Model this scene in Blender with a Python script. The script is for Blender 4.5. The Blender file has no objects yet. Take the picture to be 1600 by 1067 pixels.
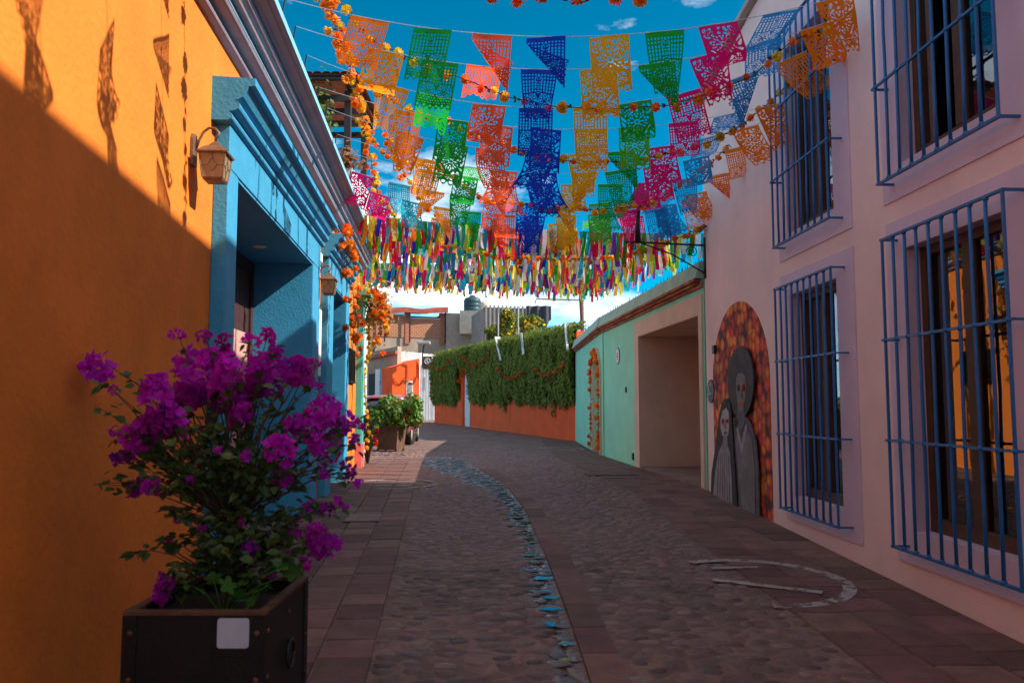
import bpy, bmesh, math, random
from mathutils import Vector, Matrix, noise as mnoise
rnd = random.Random(7)
R_ = math.radians
scene = bpy.context.scene
COL = scene.collection

# ------------------------------------------------------------------ camera
F_PX, PITCH, EYE = 1244.0, R_(4.62), 1.6
cam = bpy.data.objects.new('camera', bpy.data.cameras.new('camera'))
COL.objects.link(cam)
cam.location = (0, 0, EYE)
cam.rotation_euler = (R_(90) + PITCH, 0, 0)
cam.data.sensor_width = 36.0
cam.data.lens = F_PX / 1600 * 36.0
cam.data.clip_start = 0.05
cam.data.clip_end = 6000
cam.data.dof.use_dof = True
cam.data.dof.focus_distance = 12.0
cam.data.dof.aperture_fstop = 3.5
scene.camera = cam

# ------------------------------------------------------------------ light
TO_SUN = Vector((1.0, -0.14, 0.78)).normalized()
SUN_EL = math.asin(TO_SUN.z)
world = bpy.data.worlds.new('World')
scene.world = world
world.use_nodes = True
wn = world.node_tree
for n in list(wn.nodes): wn.nodes.remove(n)
def wnode(t, **kw):
    n = wn.nodes.new(t)
    for k, v in kw.items(): setattr(n, k, v)
    return n
w_out = wnode('ShaderNodeOutputWorld'); w_bg = wnode('ShaderNodeBackground')
w_sky = wnode('ShaderNodeTexSky', sky_type='NISHITA', sun_disc=False)
w_sky.sun_elevation = SUN_EL
w_sky.sun_rotation = math.atan2(TO_SUN.x, TO_SUN.y)
w_sky.altitude = 2500; w_sky.air_density = 0.6; w_sky.dust_density = 0.05; w_sky.ozone_density = 1.5
w_hs = wnode('ShaderNodeHueSaturation')
w_hs.inputs['Hue'].default_value = .470; w_hs.inputs['Saturation'].default_value = 1.6; w_hs.inputs['Value'].default_value = 0.72
w_tc = wnode('ShaderNodeTexCoord')
w_map = wnode('ShaderNodeMapping'); w_map.inputs['Scale'].default_value = (1, 1, 2.6); w_map.inputs['Location'].default_value = (1.7,0.4,0.2)
w_no = wnode('ShaderNodeTexNoise'); w_no.inputs['Scale'].default_value = 2.6; w_no.inputs['Detail'].default_value = 9; w_no.inputs['Roughness'].default_value = .58
w_sep = wnode('ShaderNodeSeparateXYZ')
w_el = wnode('ShaderNodeMapRange'); w_el.inputs['From Min'].default_value = 0.05; w_el.inputs['From Max'].default_value = 0.42
w_el.inputs['To Min'].default_value = -0.05; w_el.inputs['To Max'].default_value = 0.02
w_add = wnode('ShaderNodeMath', operation='ADD')
w_rmp = wnode('ShaderNodeMapRange'); w_rmp.inputs['From Min'].default_value = 0.50; w_rmp.inputs['From Max'].default_value = 0.78
w_mix = wnode('ShaderNodeMix', data_type='RGBA'); w_mix.inputs[7].default_value = (12.0, 11.6, 11.3, 1)
L_ = wn.links.new
L_(w_tc.outputs['Generated'], w_map.inputs['Vector']); L_(w_map.outputs[0], w_no.inputs['Vector'])
L_(w_tc.outputs['Generated'], w_sep.inputs[0]); L_(w_sep.outputs[2], w_el.inputs['Value'])
L_(w_no.outputs['Fac'], w_add.inputs[0]); L_(w_el.outputs[0], w_add.inputs[1]); L_(w_add.outputs[0], w_rmp.inputs['Value'])
L_(w_sky.outputs[0], w_hs.inputs['Color']); L_(w_hs.outputs[0], w_mix.inputs[6]); L_(w_rmp.outputs[0], w_mix.inputs[0])
L_(w_mix.outputs[2], w_bg.inputs['Color']); w_bg.inputs['Strength'].default_value = .10
L_(w_bg.outputs[0], w_out.inputs['Surface'])

sun_d = bpy.data.lights.new('sun', 'SUN'); sun_d.energy = 2.5; sun_d.angle = R_(0.53); sun_d.color = (1.0, 0.91, 0.78)
sun = bpy.data.objects.new('sun', sun_d); COL.objects.link(sun)
sun.rotation_euler = TO_SUN.to_track_quat('Z', 'Y').to_euler(); sun.location = (20, -5, 30)

scene.view_settings.view_transform = 'Standard'; scene.view_settings.look = 'None'
scene.view_settings.exposure = 1.7; scene.view_settings.gamma = 1.0
scene.view_settings.use_curve_mapping = False
scene.cycles.max_bounces = 8; scene.cycles.transparent_max_bounces = 16

# ------------------------------------------------------------------ photo pixels -> places
CF = Vector((0, math.cos(PITCH), math.sin(PITCH))); CU = Vector((0, -math.sin(PITCH), math.cos(PITCH)))
CAMP = Vector((0, 0, EYE))
def ray(px, py): return Vector(((px - 800) / F_PX, 0, 0)) + CF + CU * (-(py - 533.5) / F_PX)
GPTS = [(-60, -1.4), (-20, -.55), (0, 0), (12, .35), (20, .38), (28, .42), (50, .62), (90, .8), (5000, .8)]
def gz(y):
    for (a, za), (b, zb) in zip(GPTS, GPTS[1:]):
        if y <= b: return za + (zb - za) * (y - a) / (b - a)
    return .8
def on_depth(px, py, y):
    r = ray(px, py); return CAMP + r * (y / r.y)
class Frame:
    """a wall line on plan: origin, direction; s runs along it, n points to +x side"""
    def __init__(s, p0, slope):
        s.o = Vector((p0[0], p0[1], 0)); s.u = Vector((slope, 1, 0)).normalized(); s.n = Vector((s.u.y, -s.u.x, 0))
        s.rot = math.atan2(s.u.y, s.u.x)
    def sz(s, px, py, off=0.0):
        r = ray(px, py); o = s.o + s.n * off
        p = CAMP + r * ((o - CAMP).dot(s.n) / r.dot(s.n))
        return (p - s.o).dot(s.u), p.z
    def P(s, a, off, z): return s.o + s.u * a + s.n * off + Vector((0, 0, z))
LF = Frame((-1.687, 0), -.09)       # orange house, street side is +n
RF = Frame((3.305, 0), -.033)       # pink house, street side is -n
GF = Frame((2.905, 11.97), -.088)   # green house
BF = Frame((2.215, 19.5), -.009)    # its far bend
OF = Frame((2.2, 27), -6.82 / 21.1) # ivy wall

# ------------------------------------------------------------------ materials
MATS = {}
def mat(name, col, rough=.8, var=.12, scale=3.0, bump=0.0, bscale=60.0, spec=.3, metal=0.0, stain=0.0, stain_col=(.05, .04, .035), rand=0.0, trans=0.0, det=6, coat=0.0, sscale=1.2):
    if name in MATS: return MATS[name]
    m = bpy.data.materials.new(name); m.use_nodes = True; nt = m.node_tree; N = nt.nodes; lk = nt.links.new
    b = N['Principled BSDF']; b.inputs['Roughness'].default_value = rough; b.inputs['Metallic'].default_value = metal
    b.inputs['Specular IOR Level'].default_value = spec
    if coat: b.inputs['Coat Weight'].default_value = coat
    geo = N.new('ShaderNodeNewGeometry')
    no = N.new('ShaderNodeTexNoise'); no.inputs['Scale'].default_value = scale; no.inputs['Detail'].default_value = det; no.inputs['Roughness'].default_value = .62
    lk(geo.outputs['Position'], no.inputs['Vector'])
    mr = N.new('ShaderNodeMapRange'); mr.inputs['From Min'].default_value = .3; mr.inputs['From Max'].default_value = .7
    mr.inputs['To Min'].default_value = 1 - var; mr.inputs['To Max'].default_value = 1 + var
    lk(no.outputs['Fac'], mr.inputs['Value'])
    hs = N.new('ShaderNodeHueSaturation'); hs.inputs['Color'].default_value = (*col, 1)
    last = mr.outputs[0]
    if rand:
        oi = N.new('ShaderNodeObjectInfo'); m2 = N.new('ShaderNodeMapRange')
        m2.inputs['To Min'].default_value = 1 - rand; m2.inputs['To Max'].default_value = 1 + rand
        lk(oi.outputs['Random'], m2.inputs['Value'])
        mu = N.new('ShaderNodeMath'); mu.operation = 'MULTIPLY'; lk(last, mu.inputs[0]); lk(m2.outputs[0], mu.inputs[1]); last = mu.outputs[0]
        m3 = N.new('ShaderNodeMapRange'); m3.inputs['To Min'].default_value = .5 - rand * .06; m3.inputs['To Max'].default_value = .5 + rand * .06
        wn_ = N.new('ShaderNodeTexWhiteNoise'); wn_.noise_dimensions = '1D'; lk(oi.outputs['Random'], wn_.inputs['W']); lk(wn_.outputs['Value'], m3.inputs['Value']); lk(m3.outputs[0], hs.inputs['Hue'])
    lk(last, hs.inputs['Value'])
    cout = hs.outputs[0]
    if stain:
        n2 = N.new('ShaderNodeTexNoise'); n2.inputs['Scale'].default_value = sscale; n2.inputs['Detail'].default_value = 8; n2.inputs['Roughness'].default_value = .7
        mp = N.new('ShaderNodeMapping'); mp.inputs['Scale'].default_value = (1, 1, .35); lk(geo.outputs['Position'], mp.inputs['Vector']); lk(mp.outputs[0], n2.inputs['Vector'])
        r2 = N.new('ShaderNodeMapRange'); r2.inputs['From Min'].default_value = .52; r2.inputs['From Max'].default_value = .75; r2.inputs['To Max'].default_value = stain
        lk(n2.outputs['Fac'], r2.inputs['Value'])
        mx = N.new('ShaderNodeMix'); mx.data_type = 'RGBA'; mx.inputs[7].default_value = (*stain_col, 1)
        lk(r2.outputs[0], mx.inputs[0]); lk(cout, mx.inputs[6]); cout = mx.outputs[2]
    lk(cout, b.inputs['Base Color'])
    if bump:
        nb = N.new('ShaderNodeTexNoise'); nb.inputs['Scale'].default_value = bscale; nb.inputs['Detail'].default_value = 5
        lk(geo.outputs['Position'], nb.inputs['Vector'])
        bp = N.new('ShaderNodeBump'); bp.inputs['Strength'].default_value = bump; bp.inputs['Distance'].default_value = .02
        lk(nb.outputs['Fac'], bp.inputs['Height']); lk(bp.outputs[0], b.inputs['Normal'])
    if trans:
        tr = N.new('ShaderNodeBsdfTranslucent'); lk(cout, tr.inputs['Color'])
        ms = N.new('ShaderNodeMixShader'); ms.inputs[0].default_value = trans
        lk(b.outputs[0], ms.inputs[1]); lk(tr.outputs[0], ms.inputs[2]); lk(ms.outputs[0], N['Material Output'].inputs['Surface'])
    MATS[name] = m
    return m
def glass_mat(name, ior=1.9, tint=(.75, .8, .82)):
    m = bpy.data.materials.new(name); m.use_nodes = True; N = m.node_tree.nodes; lk = m.node_tree.links.new
    N.remove(N['Principled BSDF'])
    fr = N.new('ShaderNodeFresnel'); fr.inputs['IOR'].default_value = ior
    tp = N.new('ShaderNodeBsdfTransparent'); tp.inputs['Color'].default_value = (*tint, 1)
    gl = N.new('ShaderNodeBsdfGlossy'); gl.inputs['Roughness'].default_value = .015; gl.inputs['Color'].default_value = (1, 1, 1, 1)
    no = N.new('ShaderNodeTexNoise'); no.inputs['Scale'].default_value = 1.6; geo = N.new('ShaderNodeNewGeometry'); lk(geo.outputs['Position'], no.inputs['Vector'])
    bp = N.new('ShaderNodeBump'); bp.inputs['Strength'].default_value = .05; bp.inputs['Distance'].default_value = .02; lk(no.outputs['Fac'], bp.inputs['Height']); lk(bp.outputs[0], gl.inputs['Normal'])
    ms = N.new('ShaderNodeMixShader'); lk(fr.outputs[0], ms.inputs[0]); lk(tp.outputs[0], ms.inputs[1]); lk(gl.outputs[0], ms.inputs[2])
    lk(ms.outputs[0], N['Material Output'].inputs['Surface'])
    MATS[name] = m
    return m

M_ORANGE = mat('orange_stucco', (.74, .195, .022), .85, .12, 2.2, .30, 26, stain=.22, stain_col=(.42, .12, .02))
M_BLUE = mat('blue_paint', (.045, .30, .52), .55, .10, 4, .25, 40, stain=.12, stain_col=(.12, .2, .3))
M_LBLUE = mat('pale_blue_moulding', (.22, .52, .72), .6, .12, 3, .15, 60, stain=.25, stain_col=(.16, .24, .34))
M_TEAL = mat('teal_paint', (.06, .42, .38), .6, .12, 3, .15, 40, stain=.2, stain_col=(.3, .4, .38))
M_PINK = mat('pink_white_plaster', (.86, .61, .57), .85, .07, 1.5, .22, 55, stain=.12, stain_col=(.45, .34, .33), sscale=.8)
M_LAV = mat('lavender_paint', (.66, .50, .60), .75, .06, 3, .12, 50, stain=.12, stain_col=(.5, .4, .45))
M_GRILLE = mat('blue_iron_paint', (.008, .12, .33), .42, .15, 12, .1, 90, spec=.5)
M_WOOD = mat('brown_window_wood', (.10, .045, .022), .55, .25, 9, .1, 80)
M_DARK = mat('dark_room', (.012, .011, .011), .9, .1)
M_CURT = mat('beige_curtain', (.62, .54, .47), .95, .1, 5)
M_GLASS = glass_mat('window_glass', 2.3)
M_CREAM = mat('cream_plaster', (.70, .50, .38), .85, .08, 2, .2, 50, stain=.35, stain_col=(.30, .22, .17))
M_GREEN = mat('mint_plaster', (.30, .70, .50), .85, .08, 1.6, .2, 50, stain=.25, stain_col=(.42, .58, .45))
M_BRICK = mat('terracotta_brick', (.38, .13, .065), .9, .25, 8, .4, 60, rand=.35)
M_MORTAR = mat('mortar', (.28, .22, .18), .95, .2, 8, .3, 60)
M_IRON = mat('black_iron', (.012, .012, .013), .5, .2, 10, .1, 60, spec=.4)
M_REDOR = mat('red_orange_plaster', (.94, .105, .018), .85, .12, 1.6, .3, 40, stain=.22, stain_col=(.5, .16, .08))
M_WHITE = mat('white_paint', (.74, .72, .70), .7, .08, 3, .12, 40, stain=.25, stain_col=(.45, .42, .4))
M_PLANTER = mat('blackened_metal', (.008, .007, .007), .5, .3, 7, .15, 50, spec=.4)
M_RUST = mat('rusty_rim', (.11, .055, .032), .75, .4, 14, .3, 70)
M_STICK = mat('pale_sticker', (.50, .52, .60), .6, .08, 20)
M_SOIL = mat('soil', (.03, .02, .014), .95, .4, 20, .6, 50)
M_LEAF = mat('bougainvillea_leaf', (.10, .15, .04), .5, .3, 9, rand=.45, trans=.25, spec=.35)
M_LEAFB = mat('broad_leaf', (.07, .22, .035), .45, .2, 9, rand=.3, trans=.25)
M_BRACT = mat('magenta_bract', (.56, .016, .54), .7, .25, 9, rand=.35, trans=.5, spec=.2)
M_BARK = mat('woody_stem', (.085, .055, .035), .9, .3, 20, .3, 60)
M_LANT = mat('bronze_lantern_metal', (.20, .12, .075), .5, .25, 20, .15, 60, metal=.4)
M_LGLASS = mat('frosted_lantern_glass', (.55, .42, .26), .35, .12, 20, trans=.5)
M_STONE = mat('dark_paving_stone', (.155, .078, .066), .72, .28, 5, .5, 40, rand=.30, stain=.3, stain_col=(.22, .14, .115), sscale=3, spec=.35)
M_COB = mat('river_cobble', (.135, .082, .072), .52, .3, 8, .3, 60, rand=.5, spec=.45)
M_MARI = mat('marigold_orange', (.92, .24, .012), .8, .2, 12, rand=.18, trans=.3)
M_MARIY = mat('marigold_yellow', (.92, .52, .02), .8, .2, 12, rand=.18, trans=.3)
M_GLEAF = mat('garland_leaf', (.075, .085, .03), .7, .3, 12, rand=.4, trans=.3)
M_CORD = mat('white_cord', (.55, .55, .55), .8)
M_DCORD = mat('green_cord', (.05, .06, .03), .8)
FLAGC = {}
for nm, c in dict(orange=(.98, .20, .01), amber=(.98, .33, .012), green=(.012, .36, .035), red=(.95, .11, .03), blue=(.012, .05, .52), yellow=(.92, .42, .012),
                  lime=(.10, .45, .03), magenta=(.88, .008, .17), sky=(.03, .26, .55), turq=(.02, .48, .60), violet=(.25, .04, .45), white=(.8, .8, .8), lemon=(.85, .75, .05), scarlet=(.75, .02, .02)).items():
    FLAGC[nm] = mat('plastic_' + nm, c, .42, .05, 6, trans=.70, spec=.25)

# ------------------------------------------------------------------ mesh helpers
class MB:
    def __init__(s): s.v = []; s.f = []
    def quad(s, a, b, c, d):
        i = len(s.v); s.v += [tuple(a), tuple(b), tuple(c), tuple(d)]; s.f.append((i, i + 1, i + 2, i + 3)); return s
    def poly(s, pts):
        i = len(s.v); s.v += [tuple(p) for p in pts]; s.f.append(tuple(range(i, i + len(pts)))); return s
    def box(s, x0, x1, y0, y1, z0, z1, m=None):
        i = len(s.v)
        vs = [Vector(p) for p in ((x0, y0, z0), (x1, y0, z0), (x1, y1, z0), (x0, y1, z0), (x0, y0, z1), (x1, y0, z1), (x1, y1, z1), (x0, y1, z1))]
        if m is not None: vs = [m @ v for v in vs]
        s.v += [tuple(v) for v in vs]
        for q in ((0, 3, 2, 1), (4, 5, 6, 7), (0, 1, 5, 4), (1, 2, 6, 5), (2, 3, 7, 6), (3, 0, 4, 7)): s.f.append(tuple(i + k for k in q))
        return s
    def prism(s, pts, d):
        """closed outline pts (3D, planar) pushed by vector d"""
        n = len(pts); i = len(s.v); d = Vector(d)
        s.v += [tuple(p) for p in pts] + [tuple(Vector(p) + d) for p in pts]
        s.f.append(tuple(range(i, i + n))); s.f.append(tuple(range(i + 2 * n - 1, i + n - 1, -1)))
        for k in range(n): s.f.append((i + k, i + n + k, i + n + (k + 1) % n, i + (k + 1) % n))
        return s
    def tube(s, path, rad, n=6, cap=True):
        path = [Vector(p) for p in path]; base = len(s.v); up = None
        for k, p in enumerate(path):
            t = (path[min(k + 1, len(path) - 1)] - path[max(k - 1, 0)]).normalized()
            if up is None:
                up = t.orthogonal().normalized()
            else:
                up = (up - t * up.dot(t)); up = up.normalized() if up.length > 1e-6 else t.orthogonal().normalized()
            w = t.cross(up); r = rad[k] if isinstance(rad, (list, tuple)) else rad
            for j in range(n):
                a = 2 * math.pi * j / n; s.v.append(tuple(p + (up * math.cos(a) + w * math.sin(a)) * r))
        for k in range(len(path) - 1):
            for j in range(n):
                a = base + k * n + j; b = base + k * n + (j + 1) % n; s.f.append((a, b, b + n, a + n))
        if cap:
            s.f.append(tuple(base + j for j in reversed(range(n)))); e = base + (len(path) - 1) * n; s.f.append(tuple(e + j for j in range(n)))
        return s
    def lathe(s, prof, n=16, c=(0, 0, 0)):
        base = len(s.v)
        for r, z in prof:
            for j in range(n):
                a = 2 * math.pi * j / n; s.v.append((c[0] + r * math.cos(a), c[1] + r * math.sin(a), c[2] + z))
        for k in range(len(prof) - 1):
            for j in range(n):
                a = base + k * n + j; b = base + k * n + (j + 1) % n; s.f.append((a, b, b + n, a + n))
        s.f.append(tuple(base + j for j in reversed(range(n)))); e = base + (len(prof) - 1) * n; s.f.append(tuple(e + j for j in range(n)))
        return s
    def ext(s, prof, x0, x1):
        """profile [(y,z)] closed, extruded along local x"""
        return s.prism([(x0, y, z) for y, z in prof], (x1 - x0, 0, 0))
    def mesh(s, name, material=None, smooth=False):
        me = bpy.data.meshes.new(name); me.from_pydata(s.v, [], s.f)
        bm = bmesh.new(); bm.from_mesh(me); bmesh.ops.recalc_face_normals(bm, faces=bm.faces); bm.to_mesh(me); bm.free()
        if material: me.materials.append(material)
        if smooth:
            for p in me.polygons: p.use_smooth = True
        return me
    def build(s, name, material, parent=None, smooth=False, bevel=0, loc=None, rotz=0, kind=None):
        o = bpy.data.objects.new(name, s.mesh(name, material, smooth)); COL.objects.link(o)
        if parent is not None: o.parent = parent
        if loc is not None: o.location = loc
        if rotz: o.rotation_euler = (0, 0, rotz)
        if bevel:
            b = o.modifiers.new('bevel', 'BEVEL'); b.width = bevel; b.segments = 2; b.limit_method = 'ANGLE'; b.angle_limit = R_(40)
        if kind: o['kind'] = kind
        return o
def inst(name, me, parent, loc, rot=(0, 0, 0), scale=(1, 1, 1), material=None):
    o = bpy.data.objects.new(name, me); COL.objects.link(o)
    if parent is not None: o.parent = parent
    o.location = loc; o.rotation_euler = rot; o.scale = scale
    if material is not None:
        o.material_slots[0].link = 'OBJECT'; o.material_slots[0].material = material
    return o
def thing(name, label, cat, loc=(0, 0, 0), rotz=0, group=None):
    o = bpy.data.objects.new(name, None); COL.objects.link(o); o.location = loc; o.rotation_euler = (0, 0, rotz); o.empty_display_size = .2
    return tag(o, label, cat, group)
def tag(o, label, cat, group=None):
    o['label'] = label; o['category'] = cat
    if group: o['group'] = group
    return o
def frame_thing(fr, name, label, cat, group=None): return thing(name, label, cat, fr.o, fr.rot, group)
# in a frame's local space: x = s along the wall, y = -off (n points to -y)
def wall_panel(mb, s0, s1, z0f, z1, holes, ya, yb):
    """front face at y=ya, back at y=yb; holes (s0,s1,z0,z1); z0f(s) bottom, z1 a number or function"""
    zt = z1 if callable(z1) else (lambda s: z1)
    xs = sorted({s0, s1, *[h[0] for h in holes], *[h[1] for h in holes], *[s0 + (s1 - s0) * k / 8 for k in range(9)]})
    zs = sorted({h[k] for h in holes for k in (2, 3)})
    nz = len(zs) + 1
    def Z(j, x): return z0f(x) if j == 0 else (zt(x) if j == nz else zs[j - 1])
    def solid(i, j):
        if i < 0 or j < 0 or i >= len(xs) - 1 or j >= nz: return False
        xm = (xs[i] + xs[i + 1]) / 2; a = Z(j, xm); b = Z(j + 1, xm); zm = (a + b) / 2
        return not any(h[0] < xm < h[1] and h[2] < zm < h[3] for h in holes)
    for i in range(len(xs) - 1):
        for j in range(nz):
            if not solid(i, j): continue
            xa, xb = xs[i], xs[i + 1]; c = [(xa, Z(j, xa)), (xb, Z(j, xb)), (xb, Z(j + 1, xb)), (xa, Z(j + 1, xa))]
            mb.quad(*[(x, ya, z) for x, z in c]); mb.quad(*[(x, yb, z) for x, z in reversed(c)])
            for (di, dj, e) in ((-1, 0, (3, 0)), (1, 0, (1, 2)), (0, -1, (0, 1)), (0, 1, (2, 3))):
                if not solid(i + di, j + dj):
                    a, b = c[e[0]], c[e[1]]; mb.quad((a[0], ya, a[1]), (b[0], ya, b[1]), (b[0], yb, b[1]), (a[0], yb, a[1]))
    return mb
def struct(o): o['kind'] = 'structure'; return o

# ================================================================== the ground and the street
def on_ground(px, py):
    r = ray(px, py); t = 5.0
    for _ in range(60): t = .5 * t + .5 * (gz(t * r.y) - EYE) / r.z
    return CAMP + r * t
CH = [on_ground(*p) for p in ((925, 1120), (908, 1067), (872, 950), (842, 862), (812, 792), (778, 752), (728, 722), (690, 704))]
CH.insert(0, CH[0] + (CH[0] - CH[1]) * 6)
def channel_x(y):
    for a, b in zip(CH, CH[1:]):
        if a.y <= y <= b.y: return a.x + (b.x - a.x) * (y - a.y) / (b.y - a.y)
    return CH[0].x if y < CH[0].y else CH[-1].x - .25 * (y - CH[-1].y)
def wet_at(x, y):
    if y > 21: return 0.0
    c = channel_x(y) - .02
    w = .13 + max(0, (y - 8)) * .05 + max(0, (y - 12)) * .12
    d = (c - x) / w if x < c else (x - c) / .06
    n = mnoise.noise(Vector((x * 2.2, y * 1.1, 3))) * .5 + mnoise.noise(Vector((x * 7, y * 4, 9))) * .35
    return max(0.0, min(1.0, 1.35 - abs(d) + n)) * min(1, max(0, (21 - y) / 3))
gm = MB()
ys = [-2500, -60, -20, 0, 12, 20, 28, 50, 90, 300, 3000]; xs = [-3000, -200, 200, 3000]
for a, b in zip(ys, ys[1:]):
    for c, d in zip(xs, xs[1:]):
        gm.quad((c, a, gz(max(a, -60)) - .05), (d, a, gz(max(a, -60)) - .05), (d, b, gz(max(b, -60)) - .05), (c, b, gz(max(b, -60)) - .05))
struct(gm.build('ground', mat('dry_earth', (.16, .11, .08), .95, .3, .6, .3, 4)))

def street_material():
    m = bpy.data.materials.new('cobbled_mortar'); m.use_nodes = True; N = m.node_tree.nodes; lk = m.node_tree.links.new
    b = N['Principled BSDF']; geo = N.new('ShaderNodeNewGeometry'); at = N.new('ShaderNodeAttribute'); at.attribute_name = 'wet'
    vo = N.new('ShaderNodeTexVoronoi'); vo.inputs['Scale'].default_value = 7.5; vo.feature = 'DISTANCE_TO_EDGE'
    vc = N.new('ShaderNodeTexVoronoi'); vc.inputs['Scale'].default_value = 7.5
    no = N.new('ShaderNodeTexNoise'); no.inputs['Scale'].default_value = 1.3; no.inputs['Detail'].default_value = 8
    fn = N.new('ShaderNodeTexNoise'); fn.inputs['Scale'].default_value = 70; fn.inputs['Detail'].default_value = 4
    for n in (vo, vc, no, fn): lk(geo.outputs['Position'], n.inputs['Vector'])
    r = N.new('ShaderNodeMapRange'); r.inputs['From Max'].default_value = .22; lk(vo.outputs['Distance'], r.inputs['Value'])
    mx = N.new('ShaderNodeMix'); mx.data_type = 'RGBA'; mx.inputs[6].default_value = (.20, .118, .092, 1); mx.inputs[7].default_value = (.145, .088, .074, 1); lk(r.outputs[0], mx.inputs[0])
    hs = N.new('ShaderNodeHueSaturation'); lk(mx.outputs[2], hs.inputs['Color'])
    v = N.new('ShaderNodeMapRange'); v.inputs['From Min'].default_value = .3; v.inputs['From Max'].default_value = .7; v.inputs['To Min'].default_value = .72; v.inputs['To Max'].default_value = 1.25; lk(no.outputs['Fac'], v.inputs['Value'])
    sp = N.new('ShaderNodeSeparateColor'); lk(vc.outputs['Color'], sp.inputs[0])
    v2 = N.new('ShaderNodeMapRange'); v2.inputs['To Min'].default_value = .75; v2.inputs['To Max'].default_value = 1.2; lk(sp.outputs[0], v2.inputs['Value'])
    mu = N.new('ShaderNodeMath'); mu.operation = 'MULTIPLY'; lk(v.outputs[0], mu.inputs[0]); lk(v2.outputs[0], mu.inputs[1])
    dk = N.new('ShaderNodeMapRange'); dk.inputs['To Min'].default_value = 1; dk.inputs['To Max'].default_value = .55; lk(at.outputs['Fac'], dk.inputs['Value'])
    m2 = N.new('ShaderNodeMath'); m2.operation = 'MULTIPLY'; lk(mu.outputs[0], m2.inputs[0]); lk(dk.outputs[0], m2.inputs[1]); lk(m2.outputs[0], hs.inputs['Value'])
    lk(hs.outputs[0], b.inputs['Base Color'])
    ro = N.new('ShaderNodeMapRange'); ro.inputs['To Min'].default_value = .78; ro.inputs['To Max'].default_value = .10; lk(at.outputs['Fac'], ro.inputs['Value']); lk(ro.outputs[0], b.inputs['Roughness'])
    ad = N.new('ShaderNodeMath'); ad.operation = 'MULTIPLY_ADD'; ad.inputs[1].default_value = .25; lk(fn.outputs['Fac'], ad.inputs[0]); lk(r.outputs[0], ad.inputs[2])
    bp = N.new('ShaderNodeBump'); bp.inputs['Distance'].default_value = .02; bp.inputs['Strength'].default_value = .55; lk(ad.outputs[0], bp.inputs['Height']); lk(bp.outputs[0], b.inputs['Normal'])
    return m
sm = MB(); wet = []
gx = [-16, -10, -6] + [-3.6 + .1 * k for k in range(69)] + [4.5]
gy = [-12, -6, 0] + [2 + .16 * k for k in range(126)] + [23, 25, 28, 32, 40, 50, 60]
for y in gy:
    for x in gx:
        w = wet_at(x, y); wet.append(w); sm.v.append((x, y, gz(y) - .012 * w))
nx = len(gx)
for j in range(len(gy) - 1):
    for i in range(nx - 1):
        a = j * nx + i; sm.f.append((a, a + 1, a + 1 + nx, a + nx))
street = struct(sm.build('street', street_material(), smooth=True))
at = street.data.attributes.new('wet', 'FLOAT', 'POINT')
for i, w in enumerate(wet): at.data[i].value = w

# paving slabs: chamfered unit block, 1 x 1 x 1, top at 0
def slab_mesh(seed):
    r = random.Random(seed); b = MB(); c = .03
    lo = [(-.5, -.5), (.5, -.5), (.5, .5), (-.5, .5)]
    b.v = [(x, y, -1) for x, y in lo] + [(x, y, -.25 + r.uniform(-.06, .06)) for x, y in lo] + [(x * (1 - c), y * (1 - c), r.uniform(-.05, .03)) for x, y in lo]
    for k in range(2):
        for j in range(4): a = k * 4 + j; d = k * 4 + (j + 1) % 4; b.f.append((a, d, d + 4, a + 4))
    b.f.append((8, 9, 10, 11)); b.f.append((3, 2, 1, 0))
    return b.mesh('paving_slab', M_STONE)
SLABS = [slab_mesh(k) for k in range(5)]
slab_stuff = MB()
def slab(p, rot, lx, ly, parts):
    z = gz(p.y) + .014 + rnd.uniform(-.003, .003)
    if parts:
        inst('paving_slab', rnd.choice(SLABS), street, (p.x, p.y, z), (R_(rnd.uniform(-.5, .5)) + math.atan2(gz(p.y + .1) - gz(p.y - .1), .2), R_(rnd.uniform(-.5, .5)), rot), (lx - .012, ly - .012, .04))
    else:
        slab_stuff.box(-lx / 2 + .006, lx / 2 - .006, -ly / 2 + .006, ly / 2 - .006, -.04, 0, Matrix.Translation((p.x, p.y, z)) @ Matrix.Rotation(rot, 4, 'Z'))
def band(fr, o0, o1, cols, s0, s1, part_to, lmin=.28, lmax=.46):
    w = (o1 - o0) / cols
    for c in range(cols):
        s = s0 - rnd.uniform(0, .3)
        while s < s1:
            l = rnd.uniform(lmin, lmax); p = fr.P(s + l / 2, o0 + w * (c + .5), 0)
            slab(p, fr.rot - math.pi / 2, abs(w), l, s < part_to); s += l
band(LF, 0.02, 1.30, 4, 2.6, 18.5, 13.0)
band(RF, -0.02, -1.17, 3, 3.4, 11.95, 12.0, .30, .44)
band(GF, -0.02, -1.17, 3, .05, 8.0, 2.0, .30, .44)
band(BF, -0.02, -1.17, 3, .1, 7.4, 0, .30, .44)
y = 2.8
while y < 15.5:
    l = rnd.uniform(.4, .6); ym = y + l / 2; x = channel_x(ym) + .16
    dx = channel_x(ym + .3) - channel_x(ym - .3)
    slab(Vector((x, ym, 0)), -math.atan2(dx, .6), .23, l, ym < 13); y += l
slab_stuff.build('paving_slabs_far', M_STONE, street, kind='stuff')

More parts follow.
